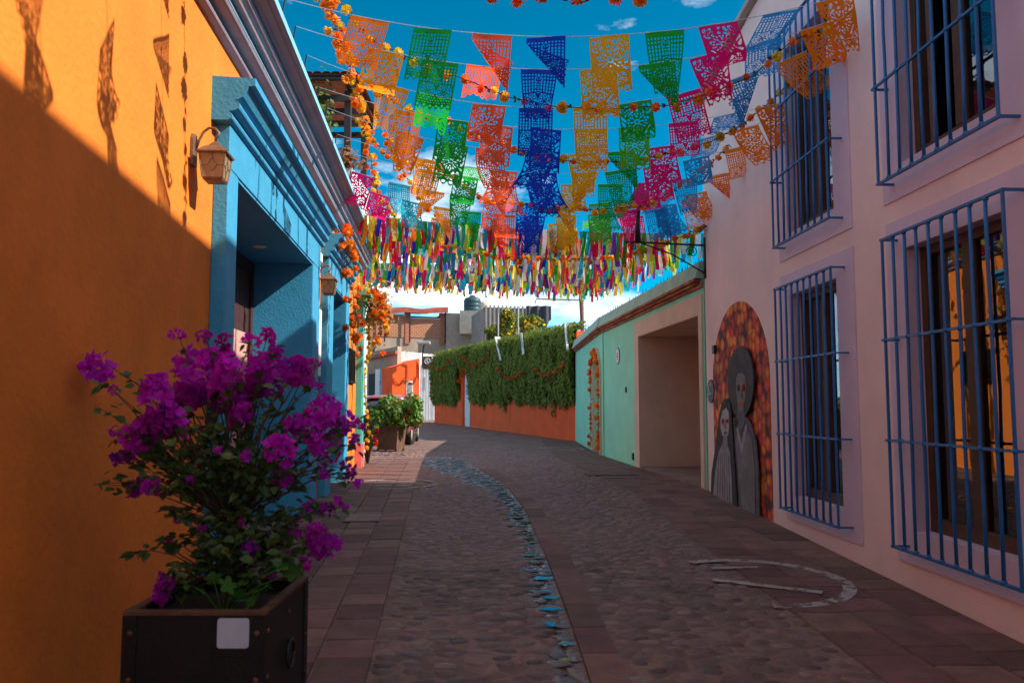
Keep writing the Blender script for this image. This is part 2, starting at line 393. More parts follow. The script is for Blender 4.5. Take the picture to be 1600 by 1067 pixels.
# cobbles
def cobble_mesh(seed):
    r = random.Random(seed); b = MB(); n = 9
    wob = [1 + r.uniform(-.16, .16) for _ in range(n)]
    for rr, z in ((1.0, -.35), (.95, .0), (.72, .62), (.36, .92)):
        for j in range(n):
            a = 2 * math.pi * j / n; b.v.append((rr * wob[j] * math.cos(a), rr * wob[j] * math.sin(a), z + r.uniform(-.06, .06)))
    b.v.append((0, 0, 1.0))
    for k in range(3):
        for j in range(n): a = k * n + j; d = k * n + (j + 1) % n; b.f.append((a, d, d + n, a + n))
    for j in range(n): b.f.append((3 * n + j, 3 * n + (j + 1) % n, 4 * n))
    return b
CB = [cobble_mesh(k) for k in range(6)]
M_COBW = mat('wet_cobble', (.065, .045, .042), .24, .3, 8, .15, 60, rand=.4, spec=.6)
CME = [b.mesh('cobblestone', M_COB, True) for b in CB]
cs = []
y = 2.9
while y < 22:
    step = .125 if y < 12 else .16
    xl = -.383 - .0844 * y + .02 if y < 17 else -4.2
    xr = RF.P(y, -1.2, 0).x if y < 12 else (GF.P((y - 12), -1.2, 0).x if y < 19.5 else .95)
    x = xl + rnd.uniform(0, .1)
    while x < xr:
        sc = channel_x(y)
        jx, jy = x + rnd.uniform(-.035, .035), y + rnd.uniform(-.045, .045)
        wj = wet_at(jx, jy)
        if not (sc + .02 < jx < sc + .30 and y < 15.6) and rnd.random() < (.93 if wj < .5 else .55): cs.append((jx, jy, rnd.uniform(.055, .088), rnd.uniform(.036, .058), rnd.uniform(-.5, .5), wet_at(jx, jy)))
        x += rnd.uniform(.135, .20)
    y += step
cs.sort(key=lambda c: c[1])
near = [c for c in cs if c[1] > 4.15 and abs(c[0] / c[1]) < .66][:300]; nearset = set(near)
cst = {0: MB(), 1: MB()}
for c in cs:
    x, y, a, b_, rz, w = c; h = rnd.uniform(.013, .021); k = rnd.randrange(6); h *= .5 if w > .45 else 1
    if c in nearset:
        inst('cobblestone', CME[k], street, (x, y, gz(y) - .003), (0, 0, rz), (a, b_, h), M_COBW if w > .6 else None)
    else:
        t = cst[1 if w > .6 else 0]; i = len(t.v); ca, sa = math.cos(rz), math.sin(rz)
        for v in CB[k].v:
            vx, vy = v[0] * a, v[1] * b_; t.v.append((x + vx * ca - vy * sa, y + vx * sa + vy * ca, gz(y) - .003 + v[2] * h))
        t.f += [tuple(i + q for q in f) for f in CB[k].f]
cst[0].build('cobblestones_far', M_COB, street, True, kind='stuff')
cst[1].build('wet_cobblestones', M_COBW, street, True, kind='stuff')

# water lying in the channel
M_WATER = mat('still_water', (.02, .022, .025), .03, .1, 3, .05, 12, spec=1.0)
pm = MB()
for k in range(46):
    y = 3.4 + 15 * (k / 46) + rnd.uniform(-.1, .1); c = channel_x(y); w = .10 + max(0, y - 8) * .035 + max(0, y - 12) * .10
    x = c - abs(rnd.gauss(0, w)); rx = rnd.uniform(.035, .085) * (1 + max(0, y - 10) * .10); ry = rnd.uniform(.025, .06); n = 28; ph = rnd.random() * 9
    pm.poly([(x + rx * (1 + .25 * math.sin(2 * a + ph) + .10 * math.sin(5 * a + ph * 2)) * math.cos(a), y + ry * (1 + .3 * math.sin(3 * a + ph)) * math.sin(a), gz(y) + .001 + k * .00002) for a in [2 * math.pi * j / n for j in range(n)]])
struct(pm.build('water', M_WATER))

# painted no-parking circles, worn
def worn_paint():
    m = mat('worn_white_paint', (.36, .31, .30), .7, .2, 6, .2, 60); N = m.node_tree.nodes; lk = m.node_tree.links.new; b = N['Principled BSDF']
    geo = N.new('ShaderNodeNewGeometry'); no = N.new('ShaderNodeTexNoise'); no.inputs['Scale'].default_value = 9; no.inputs['Detail'].default_value = 8; no.inputs['Roughness'].default_value = .7
    lk(geo.outputs['Position'], no.inputs['Vector']); r = N.new('ShaderNodeMapRange'); r.inputs['From Min'].default_value = .40; r.inputs['From Max'].default_value = .5; lk(no.outputs['Fac'], r.inputs['Value']); lk(r.outputs[0], b.inputs['Alpha'])
    return m
M_PAINT = worn_paint()
def ring_mark(cx, cy, rad, a0, a1, wid, label, extra=()):
    n = 48; up = .0165; z0 = gz(cy); t = thing('painted_circle', label, 'road marking', (cx, cy, z0)); b = MB()
    def arc(r): return [R_(a0 + (a1 - a0) * k / n) for k in range(n + 1)], r
    for r in (rad, rad - wid):
        b.v += [(r * math.cos(q), r * math.sin(q), gz(cy + r * math.sin(q)) - z0 + up) for q in arc(r)[0]]
    for k in range(n): b.f.append((k, k + 1, n + 2 + k, n + 1 + k))
    b.build('ring', M_PAINT, t)
    for (x0, y0, x1, y1, w) in extra:
        b = MB(); d = Vector((x1 - x0, y1 - y0)); nn = Vector((-d.y, d.x)).normalized() * w / 2; up += .002
        for k in range(9):
            p = Vector((x0, y0)) + d * k / 8
            b.v += [(q.x, q.y, gz(cy + q.y) - z0 + up) for q in (p - nn, p + nn)]
        b.f = [(2 * k, 2 * k + 1, 2 * k + 3, 2 * k + 2) for k in range(8)]
        b.build('stroke', M_PAINT, t)
ring_mark(1.92, 6.52, .78, -95, 118, .10, 'worn white no-parking circle painted on slabs below the barred windows',
          [(-.22, .42, .20, .46, .07), (-.30, .02, .42, -.38, .09)])
p = on_ground(876, 702); ring_mark(p.x - .1, p.y, .75, -120, 150, .10, 'worn white circle painted on the street before the mint green house', [(-.5, .5, .5, -.5, .1)])
p = on_ground(612, 757); ring_mark(p.x, p.y, .75, -100, 170, .10, 'worn white circle painted where the sunlit slabs begin', [(-.3, .1, .4, .1, .12), (-.3, -.25, .35, -.25, .12)])
# lids
def lid(px, py, lx, ly, fr, label, m):
    c = on_ground(px, py); t = thing('utility_cover', label, 'cover', (c.x, c.y, gz(c.y) + .010), fr.rot - math.pi / 2); t.rotation_euler.x = math.atan((gz(c.y + .1) - gz(c.y - .1)) / .2)
    MB().box(-lx / 2, lx / 2, -ly / 2, ly / 2, -.03, .012).build('frame', M_IRON, t)
    MB().box(-lx / 2 + .02, lx / 2 - .02, -ly / 2 + .02, ly / 2 - .02, -.02, .016).build('lid', m, t, bevel=.003)
lid(568, 811, .42, .55, LF, 'pale concrete utility lid set in the slabs beside the blue doors', mat('pale_concrete', (.24, .17, .15), .9, .2, 6, .3, 50))
lid(955, 742, .9, .5, GF, 'wide brown utility lid in the slabs before the green wall', mat('brown_lid', (.13, .085, .07), .8, .2, 6, .3, 50))

# ================================================================== orange house (left)
oh = frame_thing(LF, 'orange_house', 'orange stuccoed house with two blue doorways and pale blue moulded eaves', 'house')
Z0 = -.7
wall_panel(MB(), -7, 16.4, lambda s: Z0, 4.62, [(6.07, 9.78, Z0 + .01, 3.36), (11.67, 13.30, Z0 + .01, 3.36)], 0, .72).build('wall', M_ORANGE, oh)
b = MB(); b.box(15.7, 16.4, .72, 7, Z0, 4.62); b.box(-7, -6.7, .72, 7, Z0, 4.62); b.box(-7, 16.4, 7, 7.3, Z0, 4.62); b.build('rear_wall', M_ORANGE, oh)
MB().box(-7, 16.4, .72, 7, 4.40, 4.60).build('roof', mat('roof_screed', (.3, .2, .16), .9), oh)
def halfround(y, z, r, n=7, a0=-90, a1=90):  # bulge towards the street (-y)
    return [(y - r * math.cos(R_(a0 + (a1 - a0) * k / n)), z + r * math.sin(R_(a0 + (a1 - a0) * k / n))) for k in range(n + 1)]
prof = [(0.0, 4.36), (-.03, 4.36)] + halfround(-.03, 4.395, .033) + [(-.05, 4.43), (-.09, 4.44)] + halfround(-.11, 4.485, .042) + [(-.12, 4.53), (-.20, 4.535), (-.215, 4.57)] + halfround(-.22, 4.60, .03) + [(-.27, 4.635), (-.29, 4.66), (-.34, 4.675), (-.35, 4.69), (-.385, 4.70), (-.385, 4.76), (.72, 4.84), (.72, 4.622), (0, 4.622)]
MB().ext(prof, -7.0, 16.5).build('eaves_moulding', mat('grey_lavender_moulding', (.30, .25, .30), .7, .14, 3, .2, 40, stain=.3, stain_col=(.16, .15, .2)), oh)
for pf in ([(-.10, 4.442), (-.157, 4.487), (-.150, 4.528), (-.112, 4.532)], [(-.19, 4.537), (-.254, 4.60), (-.245, 4.634), (-.21, 4.634)], [(-.30, 4.702), (-.391, 4.702), (-.391, 4.766), (-.30, 4.772)]): MB().ext(pf, -7.0, 16.505).build('blue_band', M_LBLUE, oh)
def door_surround(s0, sa, sb, s1):
    for a, c in ((s0, sa), (sb, s1)):
        p = MB().box(a, c, -.11, .0, Z0, 3.36).build('pilaster', M_BLUE, oh, bevel=.008)
    MB().box(s0, s1, -.112, .0, 3.362, 3.68).build('frieze', M_BLUE, oh, bevel=.006)
    prof = [(0, 3.682), (-.12, 3.682)] + halfround(-.12, 3.715, .03) + [(-.135, 3.75), (-.16, 3.755)] + halfround(-.165, 3.795, .036) + [(-.17, 3.835), (-.19, 3.84), (-.225, 3.86), (-.25, 3.90), (-.265, 3.94), (-.31, 3.945), (-.31, 4.0), (0, 4.01)]
    MB().ext(prof, s0 - .10, s1 + .10).build('door_cornice', M_BLUE, oh)
    b = MB(); e = .006
    b.box(sa - .001, sa + .02, -.1, .70, Z0, 3.339); b.box(sb - .02, sb + .001, -.1, .70, Z0, 3.339); b.box(sa, sb, -.1, .70, 3.34, 3.361)
    b.build('recess_lining', M_BLUE, oh)
    for k in (.3, .7):
        MB().lathe([(.05, -.012), (.07, -.012), (.075, 0)], 14, (sa + (sb - sa) * k, .3, 3.34)).build('ceiling_spotlight', M_WHITE, oh, True)
    dm = mat('dark_plum_door', (.055, .022, .022), .6, .25, 8, .2, 60)
    fr = MB(); fr.box(sa + .02, sa + .12, .60, .70, Z0, 3.338); fr.box(sb - .12, sb - .02, .60, .70, Z0, 3.338); fr.box(sa + .12, sb - .12, .60, .70, 3.2, 3.337)
    dr = fr.build('door', dm, oh, bevel=.006)
    n = int((sb - sa - .24) / .22); w = (sb - sa - .24) / n
    for k in range(n): MB().box(sa + .12 + w * k + .004, sa + .12 + w * (k + 1) - .004, .63, .69, gz(sa) + .03, 3.2).build('plank', dm, dr, bevel=.006)
    MB().box(sa + .12, sb - .12, .69, .71, Z0, 3.2).build('door_back', M_DARK, dr)
    return dr
d1 = door_surround(5.78, 6.07, 9.78, 10.32)
pk = mat('faded_pink_board', (.55, .30, .27), .8, .12, 4)
for k in range(4): MB().box(6.30 + .8 * k, 7.05 + .8 * k, .585, .6, .45, 2.45).build('pink_panel', pk, d1, bevel=.006)
d2 = door_surround(11.10, 11.67, 13.30, 13.72)
b = MB(); b.box(15.98, 16.43, -.12, .0, Z0, 3.62); tp = b.build('corner_pilaster', M_TEAL, oh, bevel=.008)
b = MB(); b.box(15.96, 16.47, -.15, .0, 3.622, 3.68); b.box(15.92, 16.50, -.20, .0, 3.682, 3.80); b.box(15.86, 16.52, -.27, .0, 3.802, 3.95); b.build('capital', mat('green_capital', (.10, .36, .24), .7, .1, 4), oh, bevel=.012)
MB().box(15.96, 16.45, -.145, .0, Z0, .85).build('pilaster_base', mat('salmon_paint', (.62, .16, .15), .8), oh, bevel=.008)
# small iron grille let into the wall
b = MB(); vg = b.box(14.50, 15.45, -.02, .0, 2.02, 2.66).build('grille_backing', M_DARK, oh)
for z in (2.03, 2.62): MB().box(14.49, 15.46, -.055, -.02, z, z + .03).build('grille_rail', M_IRON, vg)
for k in range(7): MB().box(14.53 + .145 * k, 14.55 + .145 * k, -.05, -.021, 2.06, 2.62).build('grille_bar', M_IRON, vg)

def lantern(s, z, k, label, fr=LF):
    t = thing('wall_lantern', label, 'lantern', fr.P(s, 0, z), fr.rot - math.pi / 2)   # local: +x = out of the wall, z=0 bottom of body
    MB().prism([(-.0, -.055 * k, .12 * k), (0, .055 * k, .12 * k), (0, .055 * k, .34 * k), (0, .03 * k, .38 * k), (0, -.03 * k, .38 * k), (0, -.055 * k, .34 * k)], (.03 * k, 0, 0)).build('back_plate', M_LANT, t, bevel=.004)
    path = [(.03, 0, .25), (.055, 0, .33), (.085, 0, .40), (.13, 0, .44), (.18, 0, .435), (.21, 0, .40), (.20, 0, .365), (.185, 0, .36), (.19, 0, .31)]
    MB().tube([Vector(p) * k for p in path], .011 * k, 8).build('scroll_arm', M_LANT, t, True)
    c = Vector((.19 * k, 0, 0))
    def ring(w, z): return [(c.x + sx * w * k, sy * w * k, z * k) for sx, sy in ((-1, -1), (1, -1), (1, 1), (-1, 1))]
    def fru(levels):
        b = MB()
        for w, z in levels: b.v += ring(w, z)
        for j in range(len(levels) - 1):
            for i in range(4): a = j * 4 + i; d = j * 4 + (i + 1) % 4; b.f.append((a, d, d + 4, a + 4))
        b.f.append((3, 2, 1, 0)); e = 4 * (len(levels) - 1); b.f.append((e, e + 1, e + 2, e + 3)); return b
    fru([(.118, .205), (.122, .218), (.075, .265), (.045, .285), (.03, .305), (.012, .325)]).build('cap', M_LANT, t)
    fru([(.07, -.012), (.078, 0), (.082, .012)]).build('base', M_LANT, t)
    fru([(.076, .012), (.098, .205)]).build('glass', M_LGLASS, t)
    b = MB(); lo = [Vector(p) for p in ring(.080, .012)]; hi = [Vector(p) for p in ring(.102, .205)]
    for i in range(4): b.tube([lo[i], hi[i]], .007 * k, 5)
    for i in range(4):
        A, B_, C_, D = lo[i], lo[(i + 1) % 4], hi[(i + 1) % 4], hi[i]
        P = lambda u, v: A.lerp(B_, u).lerp(D.lerp(C_, u), v)
        for q in (((.5, .22), (.3, .5)), ((.3, .5), (.5, .78)), ((.5, .78), (.7, .5)), ((.7, .5), (.5, .22)), ((.5, 0), (.5, .22)), ((.5, .78), (.5, 1)), ((0, .5), (.3, .5)), ((.7, .5), (1, .5))):
            b.tube([P(*q[0]), P(*q[1])], .0032 * k, 4)
    b.build('leading', M_LANT, t)
lantern(5.27, 3.11, .83, 'weathered bronze lantern on orange wall, before the wide blue door surround')
lantern(10.70, 3.10, .9, 'small bronze lantern on orange wall between the two blue door surrounds')
lantern(13.98, 2.98, .9, 'small bronze lantern past the narrow blue door, above the iron grille')
# framed notice and plaque between the doors
t = thing('notice_frame', 'tall brown framed notice on the orange strip between blue doorways', 'notice', LF.P(10.72, 0, 1.95), LF.rot - math.pi / 2)
MB().box(.0, .05, -.22, .22, 0, 1.0).build('frame', M_WOOD, t, bevel=.006); MB().box(.048, .056, -.17, .17, .05, .95).build('sheet', M_WHITE, t)
t = thing('small_plaque', 'small brown plaque high between the two blue cornices', 'plaque', LF.P(10.72, 0, 3.50), LF.rot - math.pi / 2)
MB().box(.0, .06, -.14, .14, 0, .42).build('board', mat('plaque_wood', (.16, .08, .045), .6), t, bevel=.01); MB().box(.058, .064, -.10, .10, .05, .16).build('lettering_strip', M_WHITE, t)

# ================================================================== pink house (right)
ph = frame_thing(RF, 'pink_house', 'two-storey pale pink house with lavender window borders and blue grilles', 'house')
def roof_z(s):
    for (a, za), (b_, zb) in zip(((-9, 6.60), (9.2, 6.55), (10.8, 6.42), (12.2, 6.12)), ((9.2, 6.55), (10.8, 6.42), (12.2, 6.12), (20, 6.1))):
        if s <= b_: return za + (zb - za) * (s - a) / (b_ - a)
WIN = [(4.98, 6.20, .64, 2.84), (7.42, 8.58, .64, 2.80), (4.98, 6.20, 3.52, 5.62), (7.42, 8.58, 3.46, 5.52)]
GRI = [(4.78, 6.31, .515, 2.92, (1.33, 2.12)), (7.23, 8.68, .515, 2.87, (1.30, 2.08)), (4.78, 6.33, 3.38, 5.78, (4.18, 4.98)), (7.23, 8.68, 3.33, 5.60, (4.07, 4.82))]
wall_panel(MB(), -7, 11.92, lambda s: Z0, roof_z, WIN, 0, -.30).build('wall', M_PINK, ph)
b = MB(); b.quad((11.92, 0, Z0), (11.92, -8, Z0), (11.92, -8, roof_z(11.92)), (11.92, 0, roof_z(11.92))); b.box(-7, -6.8, -8, -.3, Z0, 6.5); b.box(-7, 11.9, -8.2, -8, Z0, 6.1); b.build('rear_wall', M_PINK, ph)
MB().box(-7, 11.9, -8, -.3, 5.95, 6.08).build('roof', mat('roof_screed', (.3, .2, .16)), ph)
cm = mat('grey_coping', (.40, .36, .34), .85, .12, 4, .2, 50, stain=.3)
b = MB(); ss = [-7, 9.2, 10.8, 11.98]
for a, c in zip(ss, ss[1:]):
    za, zb = roof_z(a) + .002, roof_z(c) + .002
    b.prism([(a, .10, za), (a, -.32, za), (a, -.32, za + .09), (a, .10, za + .07)], (c - a, 0, zb - za))
b.build('coping', cm, ph)
MB().box(-7, 9.2, -.62, -.42, 5.9, 7.26).build('parapet', M_PINK, ph)  # unseen set-back parapet, added to lift the roof shadow on the orange wall
def wavy_curtain(s0, s1, y, z0, z1, amp, per):
    b = MB(); n = max(8, int((s1 - s0) / .02))
    for k in range(n + 1):
        s = s0 + (s1 - s0) * k / n; yy = y + amp * math.sin(2 * math.pi * s / per) + amp * .4 * math.sin(2 * math.pi * s / (per * 2.7))
        b.v += [(s, yy, z0), (s, yy, z1)]
    b.f = [(2 * k, 2 * k + 2, 2 * k + 3, 2 * k + 1) for k in range(n)]
    return b
def ball(b, c, r):
    b.lathe([(r * .3, -r * .95), (r * .8, -r * .6), (r, 0), (r * .8, r * .6), (r * .3, r * .95)], 7, c)
for wi, ((s0, s1, z0, z1), (g0, g1, h0, h1, mids)) in enumerate(zip(WIN, GRI)):
    # lavender border, 12 mm proud of the wall, four butted strips
    B0, B1, C0, C1 = g0 - .16, g1 + .16, h0 - .13, h1 + .16
    lav = MB(); lav.box(B0, s0, 0, .012, C0, C1); lav.box(s1, B1, 0, .012, C0, C1); lav.box(s0, s1, 0, .012, C0, z0); lav.box(s0, s1, 0, .012, z1, C1)
    lav.box(s0 - .001, s0 + .004, -.13, 0.011, z0, z1); lav.box(s1 - .004, s1 + .001, -.13, 0.011, z0, z1); lav.box(s0, s1, -.13, .011, z0 - .001, z0 + .004); lav.box(s0, s1, -.13, .011, z1 - .004, z1 + .001)
    lav.build('window_border', M_LAV, ph)
    f = MB(); w = .075; sm_ = (s0 + s1) / 2
    f.box(s0 + .004, s0 + w, -.20, -.11, z0 + .004, z1 - .004); f.box(s1 - w, s1 - .004, -.20, -.11, z0 + .004, z1 - .004)
    f.box(s0 + w, s1 - w, -.20, -.112, z1 - w, z1 - .004); f.box(s0 + w, s1 - w, -.20, -.112, z0 + .004, z0 + w + .03); f.box(sm_ - .05, sm_ + .05, -.195, -.105, z0 + w + .03, z1 - w)
    win = f.build('window', M_WOOD, ph, bevel=.005)
    for a, c, yy in ((s0 + w, sm_ - .05, -.15), (sm_ + .05, s1 - w, -.165)):
        if wi == 2 and a > sm_: continue         # that sash stands open
        MB().box(a, c, yy - .003, yy + .003, z0 + w + .03, z1 - w).build('pane', M_GLASS, win)
    rm = MB(); rm.box(s0 - .5, s1 + .5, -1.9, -1.88, z0 - .3, z1 + .3); rm.box(s0 - .52, s0 - .5, -1.9, -.31, z0 - .3, z1 + .3); rm.box(s1 + .5, s1 + .52, -1.9, -.31, z0 - .3, z1 + .3); rm.box(s0 - .5, s1 + .5, -1.88, -.31, z1 + .3, z1 + .32); rm.box(s0 - .5, s1 + .5, -1.88, -.31, z0 - .32, z0 - .3)
    rm.build('room', M_DARK, win)
    for a, c in ((s0 - .05, s0 + .52), (s1 - .50, s1 + .05)) if wi != 2 else ((s0 - .05, s0 + .55),):
        wavy_curtain(a, c, -.34, z0 - .05, z1 + .05, .03, .12).build('curtain', M_CURT, win, True)
    # grille
    g = MB(); y = .14
    top = MB()
    for z in (h0, h1): top.box(g0, g1, y - .013, y + .013, z - .009, z + .009)
    for z in (h0, h1):
        for s in (g0 + .012, g1 - .012): top.box(s - .012, s + .012, -.0, y - .013, z - .008, z + .008)
    for s in (g0 + .02, g1 - .02):
        top.tube([(s, y, h0 - .005), (s, y, h1 + .005)], .0125, 7)
        for z in mids: ball(top, (s, y, z), .021)
    gr = top.build('window_grille', M_GRILLE, ph)
    for z in mids:
        r = MB(); r.box(g0 - .03, g1 + .03, y - .010, y + .010, z - .009, z + .009)
        for s in (g0 - .018, g1 + .018): r.box(s - .010, s + .010, .0, y - .010, z - .008, z + .008)
        r.build('cross_rail', M_GRILLE, gr)
    for k in range(1, 9):
        s = g0 + .02 + (g1 - g0 - .04) * k / 9; b = MB(); zz = [h0 + .006 + (h1 - h0 - .012) * q / 6 for q in range(7)]
        b.tube([(s + rnd.uniform(-.004, .004), y + rnd.uniform(-.003, .003), z) for z in zz], .0125, 7)
        for z in (*mids, h0 + .01, h1 - .01): ball(b, (s, y, z), .021)
        b.build('bar', M_GRILLE, gr, True)

# ------------------------------------------------------------------ arch mural of marigolds with two grey figures
def RP(px, py, off): s, z = RF.sz(px, py); return Vector((s, off, z))
def marigold_field():
    m = bpy.data.materials.new('painted_marigolds'); m.use_nodes = True; N = m.node_tree.nodes; lk = m.node_tree.links.new; b = N['Principled BSDF']; b.inputs['Roughness'].default_value = .75
    geo = N.new('ShaderNodeNewGeometry'); mp = N.new('ShaderNodeMapping'); mp.inputs['Scale'].default_value = (1, 1, 1); lk(geo.outputs['Position'], mp.inputs['Vector'])
    sp = N.new('ShaderNodeSeparateXYZ'); lk(mp.outputs[0], sp.inputs[0])
    # flower size grows towards the bottom of the painting
    vo = N.new('ShaderNodeTexVoronoi'); vo.inputs['Scale'].default_value = 7.0; vo.inputs['Randomness'].default_value = .85
    nz = N.new('ShaderNodeTexNoise'); nz.inputs['Scale'].default_value = 9; nz.inputs['Detail'].default_value = 3; lk(mp.outputs[0], nz.inputs['Vector'])
    vm = N.new('ShaderNodeVectorMath'); vm.operation = 'MULTIPLY_ADD'; vm.inputs[1].default_value = (.05, .05, .05); lk(nz.outputs['Color'], vm.inputs[0]); lk(mp.outputs[0], vm.inputs[2])
    lk(vm.outputs[0], vo.inputs['Vector'])
    cr = N.new('ShaderNodeValToRGB'); e = cr.color_ramp.elements; e[0].position = .0; e[0].color = (1.0, .30, .02, 1); e[1].position = 1; e[1].color = (.012, .008, .008, 1)
    for pos, c in ((.40, (.92, .17, .012, 1)), (.58, (.62, .06, .010, 1)), (.70, (.12, .015, .008, 1))): x = e.new(pos); x.color = c
    lk(vo.outputs['Distance'], cr.inputs[0])
    sc = N.new('ShaderNodeSeparateColor'); lk(vo.outputs['Color'], sc.inputs[0])
    hs = N.new('ShaderNodeHueSaturation'); h = N.new('ShaderNodeMapRange'); h.inputs['To Min'].default_value = .472; h.inputs['To Max'].default_value = .515; lk(sc.outputs[0], h.inputs['Value']); lk(h.outputs[0], hs.inputs['Hue'])
    v = N.new('ShaderNodeMapRange'); v.inputs['To Min'].default_value = .5; v.inputs['To Max'].default_value = 1.3; lk(sc.outputs[1], v.inputs['Value']); lk(v.outputs[0], hs.inputs['Value'])
    w2 = N.new('ShaderNodeTexVoronoi'); w2.inputs['Scale'].default_value = 48; lk(mp.outputs[0], w2.inputs['Vector'])
    mm = N.new('ShaderNodeMix'); mm.data_type = 'RGBA'; mm.blend_type = 'MULTIPLY'; mm.inputs[0].default_value = .55; lk(cr.outputs[0], mm.inputs[6])
    c2 = N.new('ShaderNodeMapRange'); c2.inputs['From Max'].default_value = .6; c2.inputs['To Min'].default_value = 1.25; c2.inputs['To Max'].default_value = .35; lk(w2.outputs['Distance'], c2.inputs['Value']); lk(c2.outputs[0], mm.inputs[7])
    lk(mm.outputs[2], hs.inputs['Color']); lk(hs.outputs[0], b.inputs['Base Color'])
    return m
mu = frame_thing(RF, 'wall_mural', 'arched wall mural of marigolds with a grey long-haired woman and a man', 'mural')
sL, sR = RF.sz(1117, 700)[0], RF.sz(1206, 700)[0]; sc_ = (sL + sR) / 2; hw = (sL - sR) / 2
zs_, zt_ = 1.95, 2.96
arch = [(sR, gz(sR) + .01), (sL, gz(sL) + .01)] + [(sc_ + hw * math.cos(a), zs_ + (zt_ - zs_) * math.sin(a)) for a in [math.pi * k / 28 for k in range(29)]]
MB().prism([(s, .001, z) for s, z in arch], (0, .006, 0)).build('flower_panel', marigold_field(), mu)
def layer(name, pts, off, col, thick=.004, parent=mu):
    key = 'mural_grey_%s' % name
    P = [RP(px, py, off) for px, py in pts]
    return MB().prism(P, (0, thick, 0)).build(name, mat(key + '%d' % int(col[0] * 1000), col, .8, .30, 7), parent)
def ell(cx, cy, rx, ry, n=28, a0=0, a1=360): return [(cx + rx * math.cos(R_(a0 + (a1 - a0) * k / n)), cy + ry * math.sin(R_(a0 + (a1 - a0) * k / n))) for k in range(n if a1 - a0 == 360 else n + 1)]
G = lambda v, t=(1, .93, .95): tuple(min(.8, v * 1.45 * k) for k in t)
man = layer('man_cutout', [(1149, 655), (1158, 650), (1170, 650), (1178, 662), (1186, 690), (1190, 730), (1192, 808), (1172, 798), (1150, 788), (1148, 720)], .030, G(.085), .018)
layer('man_hair', ell(1163, 597, 20.5, 56), .034, G(.045), .018)
layer('man_face', [(1157, 590), (1160, 584), (1166, 582), (1171, 588), (1173, 604), (1171, 624), (1167, 640), (1163, 643), (1160, 634), (1157, 614)], .053, G(.13))
layer('man_neck', [(1159, 632), (1169, 632), (1171, 660), (1165, 676), (1158, 662)], .0525, G(.085), .003)
for cx in (1161.5, 1169.5):
    layer('man_eye_ring', ell(cx, 606, 2.9, 7.6), .058, (.50, .09, .03), .002); layer('man_eye', ell(cx, 606, 2.2, 5.6), .0605, G(.015), .002)
layer('man_nose', [(1165.2, 608), (1167, 608), (1168, 622), (1164.2, 622)], .058, G(.06), .002)
layer('man_mouth', ell(1165.5, 631, 3.6, 4.2), .058, (.42, .08, .03), .002)
layer('man_shirt', [(1160, 662), (1165, 690), (1172, 664), (1181, 684), (1186, 730), (1187, 806), (1166, 796), (1160, 740), (1156, 690)], .0525, G(.125), .003)
layer('man_collar', [(1159, 660), (1165, 694), (1172, 661), (1175, 668), (1166, 712), (1157, 668)], .056, G(.20), .002)
layer('man_hand', ell(1157, 661, 3.2, 8), .0575, G(.02), .003)
layer('woman_hair', [(1131, 650), (1134, 636), (1140, 624), (1145, 622), (1149, 632), (1151, 656), (1154, 700), (1158, 760), (1160, 793), (1118, 775), (1119, 740), (1125, 700)], .058, G(.030), .012)
layer('woman_face', [(1134, 656), (1137, 642), (1143, 637), (1147, 645), (1148, 662), (1146, 680), (1142, 688), (1137, 680), (1134, 668)], .071, G(.26))
layer('woman_eye_mask', [(1135, 657), (1139, 653), (1143, 656), (1147.6, 653), (1147.6, 661), (1143, 660), (1139, 664), (1135, 662)], .0755, (.42, .10, .15), .002)
for cx in (1138.5, 1145.2): layer('woman_eye', ell(cx, 657.8, 1.5, 2.3), .078, G(.02), .002)
layer('woman_nose', [(1141.6, 658), (1142.8, 658), (1143.8, 670), (1140.8, 670)], .0755, G(.13), .002)
layer('woman_mouth', ell(1142, 676, 2.6, 2.6), .0755, (.20, .05, .06), .002)
layer('woman_blouse', [(1131, 706), (1138, 692), (1144, 692), (1149, 708), (1152, 750), (1153, 788), (1122, 776), (1126, 735)], .071, G(.20))
for k in range(6): layer('blouse_pleat', [(1131 + 3.2 * k, 706 + abs(k - 2.5) * 2), (1131.8 + 3.2 * k, 706 + abs(k - 2.5) * 2), (1130 + 3.9 * k, 778 + 1.4 * k), (1128.8 + 3.9 * k, 777 + 1.4 * k)], .0755, G(.09), .0015)
layer('woman_neck', [(1139, 680), (1145, 680), (1146, 698), (1141, 704), (1137, 698)], .0745, G(.15), .002)
# round black sign and small fittings
s, z = RF.sz(1112, 611); t = thing('round_sign', 'round black house sign with white script left of the mural', 'sign', RF.P(s, 0, z), RF.rot + math.pi / 2)
b = MB(); b.prism([(.0, .17 * math.cos(a), .17 * math.sin(a)) for a in [2 * math.pi * k / 28 for k in range(28)]], (.02, 0, 0)); b.build('disc', M_IRON, t)
b = MB(); b.tube([(.022, .0 + .07 * math.cos(R_(a)), .03 + .075 * math.sin(R_(a))) for a in range(50, 320, 20)], .008, 5); b.build('letter', M_WHITE, t)
b = MB(); b.tube([(.022, -.02, -.05), (.022, -.06, -.03), (.022, -.09, -.06), (.022, -.13, -.04)], .006, 5); b.build('flourish', M_WHITE, t)
s, z = RF.sz(1119, 546); t = thing('wall_junction_box', 'tiny dark junction box beside the mural arch', 'junction box', RF.P(s, 0, z), RF.rot + math.pi / 2); MB().box(0, .05, -.05, .05, -.06, .06).build('box', M_IRON, t, bevel=.005)
s, z = RF.sz(1105, 352); t = thing('security_camera', 'small dark security camera at the corner of the pink house', 'camera', RF.P(11.85, 0, z), RF.rot + math.pi / 2)
MB().tube([(0, 0, 0), (.06, 0, 0), (.1, 0, -.03)], .015, 6).build('bracket', M_IRON, t); MB().tube([(.07, -.10, -.03), (.11, .08, -.07)], .04, 10).build('housing', M_IRON, t)
